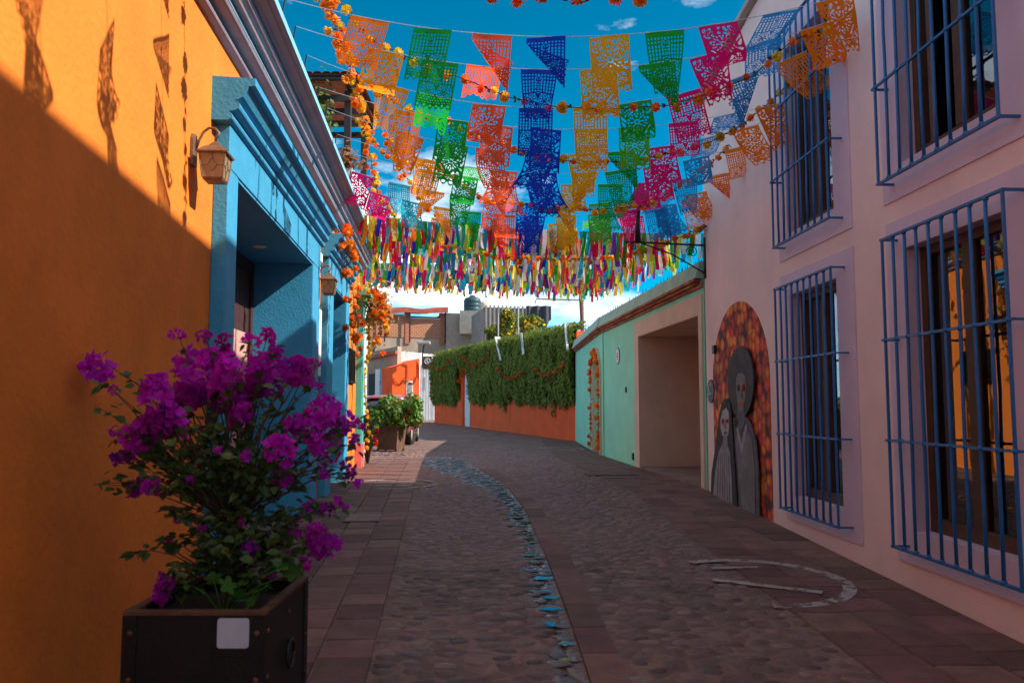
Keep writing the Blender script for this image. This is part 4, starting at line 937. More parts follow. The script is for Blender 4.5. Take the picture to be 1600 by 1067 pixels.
# ================================================================== flags cut from coloured plastic sheet
FW, FH = .335, .475
def flag_solid2(u, v):
    if u < .04 or u > .96 or v < .06: return True
    if v > .88: return v < .91 + .085 * abs(math.sin(math.pi * 4 * u)) and math.hypot(((u * 4) % 1 - .5), (v - .92) * 7) > .26
    if abs(v - .87) < .014: return True
    k = FH / FW
    for cx, cy, R in ((.5, .42, .30), (.22, .76, .13), (.78, .76, .13), (.5, .78, .11), (.2, .17, .12), (.8, .17, .12)):
        d = math.hypot(u - cx, (v - cy) * k) / R
        if d < 1:
            a = math.atan2((v - cy) * k, u - cx)
            if d < .16: return True
            if d < .26: return False
            pet = abs(math.sin(4 * a))
            if d < .62: return pet > .34
            if d < .70: return True
            return abs(math.sin(9 * a)) > .5 or d > .92
    w = math.sin(u * 24 + 2.2 * math.sin(v * 17)) * math.sin(v * 27 + 1.8 * math.sin(u * 13))
    return w < .32
def flag_solid(u, v):
    if u < .035 or u > .965 or v < .055: return True
    if v > .90:  # scalloped hem
        return v < .93 + .065 * abs(math.sin(math.pi * 6 * u)) and math.hypot(((u * 6) % 1 - .5), (v - .935) * 9) > .24
    if abs(v - .885) < .012: return True
    for cx in (.27, .73):   # two spoked wheels
        d = math.hypot(u - cx, (v - .63) * FH / FW)
        if d < .185:
            if d > .160 or d < .04: return True
            if .088 < d < .105: return True
            a = (math.degrees(math.atan2((v - .63), u - cx)) % 30); return abs(a - 15) < 4.2 / max(d, .05) * .12 + 2
        if d < .205: return False
    # figure: head, body, arms and frame between the wheels
    d = math.hypot(u - .5, (v - .20) * FH / FW)
    if d < .085: return not (math.hypot(abs(u - .5) - .03, (v - .19)) < .018)
    if d < .10: return False
    if abs(u - .5) < .05 + .12 * (v - .28) and .28 < v < .5: return not ((v * 40) % 1 < .35 and abs(u - .5) < .035)
    if abs((v - .36) - .55 * abs(u - .5)) < .014 and abs(u - .5) < .26: return True
    if v > .47 and v < .66 and (abs((u - .5) - (v - .56) * .9) < .02 or abs((u - .5) + (v - .56) * .9) < .02): return True
    if v < .47:  # square net
        gu, gv = (u * 11.5) % 1, (v * 15.5) % 1; return gu < .40 or gv < .40
    # filigree of round holes
    row = int(v * 19); cu = (u * 13 + .5 * (row % 2)) % 1 - .5; cv = (v * 19) % 1 - .5
    return math.hypot(cu, cv) > .29
def flag_mesh(shape, seed):
    r = random.Random(seed); NX, NY = 46, 64; b = MB(); idx = {}
    ph, am = r.uniform(0, 6), r.uniform(.010, .022)
    def pos(u, v):
        x, z = (u - .5) * FW, -v * FH
        y = am * math.sin(u * 7 + ph + v * 2) * (.2 + v)
        if shape == 'diag' or shape == 'gaid':
            sg = 1 if shape == 'diag' else -1; X = x * sg
            # crease from upper right to lower left; the lower right corner folds over it
            p0 = Vector((FW / 2, -.05)); p1 = Vector((-FW / 2 + .03, -FH * .93)); d = (p1 - p0).normalized(); nn = Vector((-d.y, d.x)); q = Vector((X, z)) - p0; k = q.dot(nn)
            if k > 0: q = q - nn * k * 1.75; y += .02 + .10 * k; X, z = (q + p0)
            x = X * sg
        elif shape == 'blown':
            a = R_(72); zz = z; z = zz * math.cos(a) - .015 * math.sin(u * 9 + ph) * v; y = -zz * math.sin(a) + .03 * math.sin(u * 6 + ph) * v
        elif shape == 'curl':
            k = .55
            if v > k: t = (v - k) * FH / .085; z = -k * FH - .085 * math.sin(t); y += .085 * (1 - math.cos(t))
            x += .05 * v * math.sin(ph)
        elif shape == 'taper': x *= 1 - .38 * v ** 1.3; y += .05 * v * v * math.cos(u * 6); x += .03 * v * math.sin(ph)
        elif shape == 'swing': x += .16 * v * (1 if ph > 3 else -1) * v; z *= 1 - .10 * v; y += .07 * v * v
        return (x, y, z)
    def vid(i, j):
        if (i, j) not in idx: idx[i, j] = len(b.v); b.v.append(pos(i / NX, j / NY))
        return idx[i, j]
    for i in range(NX):
        for j in range(NY):
            if (flag_solid, flag_solid2)[seed % 2]((i + .5) / NX, (j + .5) / NY): b.f.append((vid(i, j), vid(i + 1, j), vid(i + 1, j + 1), vid(i, j + 1)))
    me = bpy.data.meshes.new('paper_flag'); me.from_pydata(b.v, [], b.f); me.materials.append(FLAGC['orange'])
    return me
FM = {k: [flag_mesh(k, 50 + i * 3 + j) for j in range(2)] for i, k in enumerate(('flat', 'diag', 'gaid', 'blown', 'curl', 'taper', 'swing'))}
COLS = ['orange', 'green', 'red', 'blue', 'yellow', 'green', 'magenta', 'sky', 'orange']
def sag(a, b_, k, d): p = a.lerp(b_, k); p.z -= d * 4 * k * (1 - k); return p
def left_anchor(s): return LF.P(s, .34, 5.06) if s < 16.3 else Vector((-3.5, 17.4 + (s - 16.3) * .25, 5.0))
def right_anchor(s, z): return RF.P(s, -.02, z) if s < 11.9 else GF.P(s - 11.9, .0, z)
SHP = 'flat flat taper diag flat gaid curl blown swing taper flat swing curl'.split()
fixed = {0: 'flat flat gaid gaid flat taper curl blown taper'.split(), 1: 'curl flat blown taper flat gaid taper blown curl'.split(), 2: 'taper blown curl flat flat curl flat diag swing'.split(), 3: 'flat flat flat flat flat flat curl blown taper'.split()}
def flag_string(i, depth, zm, first=-0, jitter=.05, label='string of bright cut-out plastic flags slung across the street', extra=()):
    dL = depth; dR = min(depth, 11.85)
    zR = 5.15 if depth < 8 else 4.9 if depth < 10.5 else 4.75
    A, B_ = left_anchor(dL / math.cos(.09)), right_anchor(dR, zR); mid = A.lerp(B_, .55); d = max(.05, mid.z - zm)
    t = thing('flag_string', label, 'bunting', A, 0, 'flag strings slung across the street')
    P = lambda k: sag(A, B_, k, d)
    MB().tube([P(k / 24) - A for k in range(25)], .0035, 4).build('cord', M_CORD, t)
    MB().tube([(0, 0, 0), (-.02, 0, -.12), (-.03, 0, -.31)], .008, 5).build('anchor_hook', M_IRON, t)
    xo = rnd.uniform(-.09, .09) if i else 0
    for k in range(-3 if depth > 11 else 0, 9):
        x = xo + .80 + .49 * (k - 4) + rnd.uniform(-jitter, jitter); u = (x - A.x) / (B_.x - A.x)
        if u < .03 or u > .985: continue
        c = COLS[k] if k >= 0 else {-1: 'turq', -2: 'magenta', -3: 'orange'}[k]
        sh = fixed[i][k] if i in fixed and k >= 0 else rnd.choice(SHP)
        p = P(u); tg = P(min(1, u + .03)) - P(u - .03); ry = -math.atan2(tg.z, math.hypot(tg.x, tg.y)); rz = math.atan2(tg.y, tg.x)
        if c == 'orange' and k == 0 and rnd.random() < .4: c = 'amber'
        if c == 'green' and k == 5 and rnd.random() < .3: c = 'lime'
        inst('flag', rnd.choice(FM[sh]), t, p - A - Vector((0, 0, .004)), (R_(rnd.uniform(-9, 14)), ry, rz + R_(rnd.uniform(-12, 12) if i < 20 else rnd.choice((-1, 1)) * rnd.uniform(25, 65))), (rnd.choice((1, 1, -1)), 1, rnd.uniform(.95, 1.06)), FLAGC[c])
DEP = [6.5, 7.0, 7.6, 8.4, 9.0, 9.9, 10.6, 11.5, 12.4, 13.3, 14.2]
ZM = [4.72, 4.65, 4.52, 4.58, 4.50, 4.54, 4.60, 4.56, 4.52, 4.48, 4.45]
ORD = 'first second third fourth fifth sixth seventh eighth ninth tenth eleventh twelfth thirteenth fourteenth'.split()
for i, (d, z) in enumerate(zip(DEP, ZM)): flag_string(i, d, z, label='string of cut-out plastic flags, %s in from the ribbon strings' % ORD[10 - i])
# more strings nearer than the view: they throw the flag shadows on the orange wall
for i, (d, z) in enumerate(((2.9, 4.85), (3.6, 4.80), (4.4, 4.78))): flag_string(20 + i, d, z, label='string of cut-out plastic flags, %s in from the ribbon strings' % ORD[13 - i])

# ================================================================== marigold garlands
def marigold_mesh(seed):
    r = random.Random(seed); b = MB()
    for ring, (n, rad, z, tilt) in enumerate(((11, .62, -.10, .15), (11, .68, .12, .5), (9, .52, .34, .9), (6, .3, .5, 1.25))):
        for k in range(n):
            a = 2 * math.pi * (k + r.random() * .5) / n; ln = r.uniform(.36, .50); w = .27
            o = Vector((math.cos(a), math.sin(a), 0)); s_ = Vector((-math.sin(a), math.cos(a), 0)); up = Vector((0, 0, 1))
            base = o * (rad * .35) + up * (z * .6); d = (o * math.cos(tilt) + up * math.sin(tilt)); tip = base + d * (ln + .15)
            i = len(b.v); b.v += [tuple(base - s_ * w * .35), tuple(base + s_ * w * .35), tuple(tip + s_ * w * .6 + up * r.uniform(-.05, .08)), tuple(tip + d * .07), tuple(tip - s_ * w * .6 + up * r.uniform(-.05, .08))]
            b.f += [(i, i + 1, i + 2, i + 3, i + 4)]
    b.lathe([(.12, -.42), (.30, -.25), (.42, 0), (.34, .28), (.15, .42)], 8)
    return b.mesh('marigold', M_MARI)
MARI = [marigold_mesh(k) for k in range(3)]
def leafsprig(seed):
    r = random.Random(seed); b = MB()
    for k in range(3):
        a = r.uniform(0, 6.28); d = Vector((math.cos(a), math.sin(a) * .6, r.uniform(-.6, .4))).normalized(); e = d.orthogonal().normalized(); w = .28
        b.poly([(0, 0, 0), tuple(d * .5 + e * w), tuple(d * 1.1), tuple(d * .5 - e * w)])
    return b.mesh('leaf', M_GLEAF)
SPR = [leafsprig(k) for k in range(3)]
def garland(pts, label, n, size=.046, mats=(M_MARI,), group=None, cat='garland', leaf=True, name='marigold_garland', jit=.02):
    pts = [Vector(p) for p in pts]; O = pts[0]; t = thing(name, label, cat, O, 0, group)
    MB().tube([p - O for p in pts], .0045, 5).build('cord', M_DCORD, t)
    seg = [(b_ - a).length for a, b_ in zip(pts, pts[1:])]; tot = sum(seg)
    def at(d):
        for a, b_, l in zip(pts, pts[1:], seg):
            if d <= l: return a.lerp(b_, d / l)
            d -= l
        return pts[-1]
    for k in range(n):
        d = tot * (k + .5 + rnd.uniform(-.22, .22)) / n; p = at(d) - O + Vector((rnd.uniform(-jit, jit), rnd.uniform(-jit, jit), rnd.uniform(-jit, jit) - .01)); s = size * rnd.uniform(.8, 1.15)
        inst('marigold', rnd.choice(MARI), t, p, (rnd.uniform(0, 3.1), rnd.uniform(-1, 1), rnd.uniform(0, 6)), (s * 1.15,) * 3, rnd.choice(mats))
        if leaf: q = at(min(tot, d + tot / n * .5)) - O; inst('leaf', rnd.choice(SPR), t, q, (0, 0, rnd.uniform(0, 6)), (.05,) * 3)
    return t
GG = 'marigold garlands slung across the street'
def px_curve(pl, y0, y1): # photographed points of a cord, depth running evenly from y0 to y1
    n = len(pl) - 1; return [on_depth(px, py, y0 + (y1 - y0) * k / n) for k, (px, py) in enumerate(pl)]
A = LF.P(4.9, .42, 4.72); B_ = RF.P(4.9, -.02, 4.95)
garland([sag(A, B_, k / 20, .62) for k in range(21)], 'marigold garland of large orange heads slung ahead of all the flag strings', 26, .058, group=GG)
garland(px_curve([(470, -70), (540, 12), (575, 62), (622, 82), (672, 108), (722, 122), (793, 152), (868, 167), (950, 171), (1045, 165), (1110, 146), (1175, 120), (1240, 62), (1300, 44), (1352, 2)], 7.4, 6.9), 'marigold garland drooping in front of the second row of flags', 36, .054, (M_MARI, M_MARI, M_MARIY), GG)
garland(px_curve([(560, 118), (600, 150), (650, 178), (690, 186), (745, 214), (832, 242), (900, 254), (993, 252), (1055, 238), (1110, 222), (1160, 195), (1215, 150), (1240, 120)], 9.2, 8.5), 'marigold garland drooping low through the middle rows of flags', 40, .056, (M_MARI, M_MARI, M_MARIY), GG)
garland(px_curve([(572, 205), (600, 240), (640, 256), (690, 264), (725, 292), (760, 312), (850, 325), (930, 328), (1010, 322), (1060, 292), (1105, 262), (1140, 226)], 11.6, 10.0), 'marigold garland crossing below the blue and yellow flags', 46, .058, (M_MARI, M_MARI, M_MARIY), GG)
garland(px_curve([(585, 300), (630, 352), (700, 380), (770, 400), (850, 404), (930, 405), (1010, 392), (1060, 372), (1104, 352)], 14.0, 11.7), 'marigold garland just in front of the ribbon strings', 54, .062, (M_MARI, M_MARI, M_MARIY), GG)
garland(px_curve([(500, -40), (515, 12), (530, 60), (546, 100), (556, 150), (566, 185), (573, 215), (582, 262), (592, 310), (600, 345)], 6.9, 15.0), 'thick marigold garland running above the blue eaves of the orange house', 84, .062, (M_MARI, M_MARI, M_MARIY), GG, jit=.08)
garland(px_curve([(600, 210), (625, 262), (650, 300), (690, 345), (740, 385), (780, 402)], 11.8, 15.5), 'short marigold garland among the orange flags over the left side', 40, .06, (M_MARI, M_MARIY), GG, jit=.06)
# hanging string of yellow heads by the teal corner
garland([LF.P(16.55, .16 + .05 * math.sin(k), 3.5 - k * .31) for k in range(10)], 'yellow marigold string hanging down the teal corner pilaster', 19, .058, (M_MARIY,), leaf=True)
# heap on the cornice of the narrow doorway
pts = [LF.P(11.0 + .27 * k, .26 + .06 * math.sin(k * 2), 4.06 - .05 * k - (.10 * k if k > 6 else 0)) for k in range(11)]
garland(pts, 'bunched marigolds draped along the cornice of the narrow blue doorway', 40, .075, jit=.14)
garland([LF.P(s, o, z) for s, o, z in ((15.6, .25, 4.0), (15.9, .45, 3.75), (16.3, .5, 3.5), (16.5, .4, 3.1), (16.6, .3, 2.7))], 'dry marigold bunch hanging from the green capital', 26, .07, (M_MARI, M_MARIY), jit=.16)
p = LF.P(16.5, .32, 3.75); vine('dry_vine', 'brownish orange dry vine tumbling off the end of the blue eaves', p, .38, .35, .62, 650, 43, leaf_mat('dry_orange_leaf', (.42, .17, .03), (.14, .10, .03)), .05)
# garlands on the ivy wall and the green arch
def on_OF(px, py): s, z = OF.sz(px, py); return OF.P(s, -.45, z)
for pl, lb in (([(683, 566), (690, 575), (700, 579), (710, 570), (719, 557)], 'marigold swag on the ivy nearest the white gate'), ([(733, 556), (742, 566), (755, 573), (770, 564), (782, 546)], 'marigold swag on the ivy right of the narrow garden door'), ([(790, 575), (802, 588), (818, 591), (835, 582)], 'marigold swag low on the ivy below the leaning post'), ([(850, 573), (862, 585), (878, 586), (893, 574), (903, 564)], 'marigold swag on the ivy beside the green house')):
    garland([on_OF(*p) for p in pl], lb, 22, .075, (mat('old_marigold', (.50, .13, .02), .8, .2, 12, rand=.2),), leaf=False)
garland([OF.P(s, -.1, z) for s, z in ((16.1, 2.2), (16.0, 2.8), (15.6, 3.3), (14.9, 3.55), (14.3, 3.45))], 'marigold arch over the narrow garden door in the ivy wall', 18, .10, leaf=False, jit=.08)
garland([BF.P(s, -.07, z) for s, z in [(.35, .5), (.36, 1.1), (.35, 1.8), (.35, 2.35)] + [(c, d) for c, d in archpts(.35, 2.1, 2.40, 3.0, 10)[::-1]] + [(2.1, 2.3), (2.1, 1.5), (2.1, .8), (2.1, .5)]], 'marigold garland framing the arched door of the green house', 46, .075, jit=.05)
b0 = fh.matrix_basis
garland([b0 @ Vector((x, -.08, z)) for x, z in ((-1.75, 2.75), (-1.5, 2.4), (-1.2, 2.35), (-.95, 2.75), (-.7, 2.45), (-.4, 2.4), (-.1, 2.95))], 'double marigold swag on the far red-orange house front', 26, .06, (MATS['old_marigold'],), leaf=False)

# ================================================================== ribbon strings
rc = ['red', 'scarlet', 'magenta', 'yellow', 'lemon', 'turq', 'sky', 'blue', 'green', 'lime', 'violet', 'orange', 'white', 'magenta', 'scarlet', 'turq', 'lemon', 'white', 'white', 'lemon', 'lime']
def ribbon_mesh(seed):
    r = random.Random(seed); b = MB(); ph = r.uniform(0, 6); tw = r.uniform(-1.2, 1.2); n = 7
    for k in range(n + 1):
        v = k / n; a = tw * v; w = .031; c = Vector((.03 * math.sin(ph + v * 4) * v, .035 * math.cos(ph + v * 3.2) * v, -v * .43)); d = Vector((math.cos(a), math.sin(a), 0)) * w
        b.v += [tuple(c - d), tuple(c + d)]
    b.f = [(2 * k, 2 * k + 1, 2 * k + 3, 2 * k + 2) for k in range(n)]
    return b.mesh('ribbon', FLAGC['red'])
RIB = [ribbon_mesh(k) for k in range(7)]
for i in range(10):
    k = i / 9; dl = 13.2 + 6.2 * k; dr = 11.95 + 7.4 * k
    A = left_anchor(dl); A.z = 4.80 - .05 * k
    B_ = GF.P(dr - 11.9, .1, 4.22 + .42 * k); zm = 4.42 + .50 * k
    d = max(.03, A.lerp(B_, .5).z - zm)
    t = thing('ribbon_string', 'string crowded with short multicoloured ribbons, %s behind the last flag string' % ORD[i], 'ribbons', A, 0, 'ribbon strings over the far street')
    MB().tube([sag(A, B_, q / 20, d) - A for q in range(21)], .004, 4).build('cord', M_CORD, t)
    n = int((B_ - A).length / .058)
    for q in range(n):
        u = (q + .5 + rnd.uniform(-.3, .3)) / n; p = sag(A, B_, u, d) - A
        inst('ribbon', rnd.choice(RIB), t, p + Vector((0, rnd.uniform(-.02, .02), .01)), (R_(rnd.uniform(-8, 8)), R_(rnd.uniform(-7, 7)), rnd.uniform(-.8, .8)), (rnd.uniform(.8, 1.25), 1, rnd.uniform(.75, 1.25)), FLAGC[rnd.choice(rc)])

# ================================================================== bougainvillea in its metal planter
PX0, PX1, PY0, PY1, PTOP = -1.537, -.985, 3.24, 3.90, .79
pcx, pcy = (PX0 + PX1) / 2, (PY0 + PY1) / 2; pg = gz(pcy)
pl = thing('metal_planter', 'black metal planter box with rusty rim and pale sticker beside the orange wall', 'planter', (pcx, pcy, pg))
hx, hy, hz_ = (PX1 - PX0) / 2, (PY1 - PY0) / 2, PTOP - pg
b = MB(); b.box(-hx, hx, -hy, -hy + .02, .02, hz_ - .02); b.box(-hx, hx, hy - .02, hy, .02, hz_ - .02); b.box(-hx, -hx + .02, -hy + .02, hy - .02, .02, hz_ - .02); b.box(hx - .02, hx, -hy + .02, hy - .02, .02, hz_ - .02); b.box(-hx + .02, hx - .02, -hy + .02, hy - .02, .02, .05)
b.build('box', M_PLANTER, pl)
b = MB(); r0, r1 = .008, .03
b.box(-hx - r0, hx + r0, -hy - r0, -hy + r1, hz_ - .02, hz_); b.box(-hx - r0, hx + r0, hy - r1, hy + r0, hz_ - .02, hz_); b.box(-hx - r0, -hx + r1, -hy + r1, hy - r1, hz_ - .02, hz_); b.box(hx - r1, hx + r0, -hy + r1, hy - r1, hz_ - .02, hz_)
b.build('rim', M_RUST, pl, bevel=.004)
for sx in (-1, 1):
    for sy in (-1, 1):
        b = MB(); x, y = sx * hx, sy * hy
        b.box(min(x, x - sx * .05), max(x, x - sx * .05), min(y, y + sy * .007), max(y, y + sy * .007), .0, hz_ - .021); b.box(min(x, x + sx * .007), max(x, x + sx * .007), min(y + sy * .007, y - sy * .05), max(y + sy * .007, y - sy * .05), .0, hz_ - .021); b.build('corner_strap', M_PLANTER, pl)
rv = MB().lathe([(.012, 0), (.011, .005), (.006, .009)], 8).mesh('rivet', M_RUST, True)
for z in (.08, .25, .42, .6):
    for x in (-hx + .025, hx - .025): inst('rivet', rv, pl, (x, -hy - .007, z), (R_(90), 0, 0))
    for y in (-hy + .03, 0, hy - .03): inst('rivet', rv, pl, (hx + .007, y, z), (0, R_(90), 0))
b = MB(); b.tube([(hx + .02, .05 * math.cos(a), .42 + .06 * math.sin(a)) for a in [2 * math.pi * k / 16 for k in range(17)]], .008, 6); b.build('ring_handle', M_IRON, pl, True)
sx0, sz0 = on_depth(339, 1012, PY0).x - pcx, on_depth(339, 1012, PY0).z - pg; sx1, sz1 = on_depth(390, 965, PY0).x - pcx, on_depth(390, 965, PY0).z - pg
rr = .012; cor = []
for cx, cz_, a0 in ((sx1 - rr, sz1 - rr, 0), (sx0 + rr, sz1 - rr, 90), (sx0 + rr, sz0 + rr, 180), (sx1 - rr, sz0 + rr, 270)): cor += [(cx + rr * math.cos(R_(a0 + q)), -hy - .0035, cz_ + rr * math.sin(R_(a0 + q))) for q in (0, 30, 60, 90)]
MB().prism(cor, (0, .003, 0)).build('sticker', M_STICK, pl)
MB().box(-hx + .02, hx - .02, -hy + .02, hy - .02, hz_ - .20, hz_ - .07).build('soil', M_SOIL, pl)

bv = thing('bougainvillea', 'magenta bougainvillea shrub growing in the black metal planter', 'plant', (pcx, pcy, pg + hz_ - .07)); BO = Vector((pcx, pcy, pg + hz_ - .07))
CL = [(360, 75, 18), (435, 80, 18), (485, 100, 22), (570, 95, 20), (615, 80, 22), (690, 165, 34), (640, 115, 22), (155, 160, 34), (290, 230, 30), (395, 165, 30), (360, 165, 24), (470, 170, 36), (450, 140, 26), (520, 185, 34), (570, 215, 36), (600, 170, 28), (625, 205, 28), (690, 195, 34), (720, 190, 22), (745, 165, 16), (757, 218, 14), (310, 300, 40), (285, 330, 36), (345, 335, 36), (250, 370, 28), (242, 400, 26), (370, 265, 34), (420, 240, 34), (480, 230, 34), (530, 250, 36), (535, 312, 26), (560, 300, 18), (635, 240, 18), (700, 320, 26), (745, 280, 26), (790, 290, 28), (770, 320, 26), (835, 325, 26), (870, 330, 16), (860, 385, 18), (800, 355, 26), (750, 378, 26), (800, 420, 18), (795, 385, 20), (845, 458, 24), (870, 500, 13), (832, 567, 11), (195, 425, 20), (248, 492, 26), (285, 512, 22), (650, 405, 28), (665, 430, 22), (660, 485, 22), (600, 515, 18), (770, 465, 18), (740, 567, 20), (782, 575, 18), (690, 635, 22), (630, 645, 18), (770, 645, 30), (775, 675, 26), (530, 670, 24), (570, 688, 22), (612, 740, 26), (720, 730, 18), (320, 815, 26), (430, 698, 12), (555, 420, 15), (445, 340, 18), (500, 270, 30), (330, 270, 30), (410, 205, 28), (265, 345, 28)]
def bract_cluster(seed):
    r = random.Random(seed); b = MB()
    for k in range(9):
        c = Vector((r.gauss(0, 1), r.gauss(0, 1), r.gauss(0, 1))).normalized() * (.30 + .45 * r.random()); ax = (c.normalized() + Vector((r.uniform(-.5, .5), -.5, r.uniform(-.5, .5)))).normalized()
        d0 = ax.orthogonal().normalized(); a0 = r.uniform(0, 6)
        for j in range(3):
            d = Matrix.Rotation(a0 + j * 2.094, 3, ax) @ d0; e = ax.cross(d); L = r.uniform(.52, .78); w = L * .50
            t0 = c; t1 = c + d * L * .45 + ax * L * .30; t2 = c + d * L + ax * L * .42
            i = len(b.v); b.v += [tuple(t0), tuple(t1 + e * w + ax * .05), tuple(t2), tuple(t1 - e * w + ax * .05), tuple(t1 - ax * .04)]
            b.f += [(i, i + 1, i + 4), (i + 1, i + 2, i + 4), (i + 2, i + 3, i + 4), (i + 3, i, i + 4)]
    return b.mesh('bract_cluster', M_BRACT)
BRM = [bract_cluster(k) for k in range(6)]
br = MB(); r = random.Random(5); crotch = Vector((.03, 0, .30)); tips = []
trunk = [Vector((0, 0, -.06)), Vector((.015, .01, .10)), Vector((.03, 0, .22)), Vector((.02, .01, .36))]
br.tube(trunk, [.020, .018, .015, .012], 8)
leafpos = []
for (cx, cy, rad) in CL:
    px, py = 80 + cx / 1.817, 480 + cy / 1.817; dep = pcy + r.uniform(-.28, .26); p = on_depth(px, py, dep) - BO; sz = rad / 1.817 / F_PX * dep
    n = 2 if rad > 24 else 1
    for k in range(n):
        q = p + Vector((r.uniform(-.4, .4), r.uniform(-.4, .4), r.uniform(-.4, .4))) * sz * (n - 1) * 1.7; s = sz * 1.12
        inst('bract_cluster', r.choice(BRM), bv, q, (r.uniform(0, 6), r.uniform(0, 6), r.uniform(0, 6)), (s * 1.12,) * 3)
    st = trunk[3] if p.z > .45 else trunk[r.choice((1, 2, 2))]; m_ = st.lerp(p, .5) + Vector((r.uniform(-.06, .06), r.uniform(-.08, .08), r.uniform(.0, .10))); m1 = st.lerp(m_, .55) + Vector((r.uniform(-.03, .03), 0, .02)); m2 = m_.lerp(p, .55) + Vector((r.uniform(-.02, .02), 0, .025))
    br.tube([st, m1, m_, m2, p], [.006, .005, .0038, .003, .002], 5)
    path = [st, m1, m_, m2, p]
    for k in range(14):
        u = r.uniform(.25, 1.0) * 4; i = min(3, int(u)); leafpos.append(path[i].lerp(path[i + 1], u - i) + Vector((r.gauss(0, .015), r.gauss(0, .02), r.gauss(0, .015))))
br.build('branches', M_BARK, bv, True)
def leaf_mesh(seed, L=1.0, wid=.36):
    q = random.Random(seed); b = MB(); f = q.uniform(.1, .25)
    b.v = [(0, 0, 0), (.3 * L, wid, f * .5), (.62 * L, wid * .8, f * .4), (L, 0, -f * .4), (.62 * L, -wid * .8, f * .4), (.3 * L, -wid, f * .5), (.32 * L, 0, 0), (.65 * L, 0, -.05)]
    b.f = [(0, 6, 1), (1, 6, 7, 2), (2, 7, 3), (3, 7, 4), (4, 7, 6, 5), (5, 6, 0)]
    return b
LB = [leaf_mesh(k) for k in range(4)]; LM = [b.mesh('leaf', M_LEAF) for b in LB]
shoots = MB()
for k in range(125):   # leafy shoots filling the middle and the skirt
    px, py = 80 + r.gauss(510, 125) / 1.817, 480 + r.triangular(280, 860, 690) / 1.817
    if k % 5 == 0: px, py = 80 + r.uniform(110, 400) / 1.817, 480 + r.uniform(190, 520) / 1.817
    tip = on_depth(px, py, pcy + r.uniform(-.26, .24)) - BO
    st = trunk[3] if tip.z > .5 else trunk[2] if tip.z > .28 else trunk[1]
    m_ = st.lerp(tip, .55) + Vector((r.uniform(-.05, .05), r.uniform(-.06, .06), r.uniform(.0, .08)))
    path = [st, st.lerp(m_, .5), m_, m_.lerp(tip, .5) + Vector((0, 0, .015)), tip]; shoots.tube(path, [.004, .0035, .003, .0022, .0014], 4)
    for q in range(11):
        u = (.30 + .70 * math.sqrt(r.random())) * 4; i = min(3, int(u)); leafpos.append(path[i].lerp(path[i + 1], u - i) + Vector((r.gauss(0, .014), r.gauss(0, .018), r.gauss(0, .014))))
    if k % 4 == 0: inst('bract_cluster', r.choice(BRM), bv, tip, (r.uniform(0, 6), r.uniform(0, 6), r.uniform(0, 6)), (r.uniform(.016, .028),) * 3)
shoots.build('shoots', M_BARK, bv, True)
r.shuffle(leafpos); rest = MB()
leafpos.sort(key=lambda p: p.y)
pick = set(r.sample(range(len(leafpos)), 300))
for i, p in enumerate(leafpos):
    s = r.uniform(.036, .062); e = (r.uniform(-.9, .9), r.uniform(-.6, .9), r.uniform(0, 6.28)); k = r.randrange(4)
    if i in pick: inst('leaf', LM[k], bv, p, e, (s,) * 3)
    else:
        from mathutils import Euler
        M = Matrix.Translation(p) @ Euler(e).to_matrix().to_4x4() @ Matrix.Scale(s, 4); j = len(rest.v); rest.v += [tuple(M @ Vector(v)) for v in LB[k].v]; rest.f += [tuple(j + q for q in f) for f in LB[k].f]
rest.build('foliage', M_LEAF, bv, kind='stuff')
lobed = MB(); pts = []
for k in range(20): a = 2 * math.pi * k / 20; rr_ = .55 + .45 * abs(math.cos(2.5 * a)); pts.append((rr_ * math.cos(a), rr_ * math.sin(a), .12 * rr_))
for k in range(20): lobed.poly([(0, 0, 0), pts[k], pts[(k + 1) % 20]])
lme = lobed.mesh('broad_leaf', M_LEAFB)
gp = thing('broad_leaf_creeper', 'small bright green lobed creeper at the foot of the bougainvillea', 'plant', BO + Vector((.03, -.14, 0))); stm = MB()
for cx, cy in ((460, 770), (575, 830), (530, 815), (680, 700), (600, 800), (400, 790), (655, 735), (500, 790), (560, 770), (690, 750)):
    d = pcy + r.uniform(-.26, -.12); p = on_depth(80 + cx / 1.817, 480 + cy / 1.817, d) - gp.location; inst('leaf', lme, gp, p, (R_(r.uniform(25, 65)), R_(r.uniform(-25, 25)), r.uniform(0, 6)), (r.uniform(.035, .055),) * 3); stm.tube([(0, .05, -.02), p * .5 + Vector((0, 0, .03)), p], .003, 4)
stm.build('stems', M_LEAFB, gp)

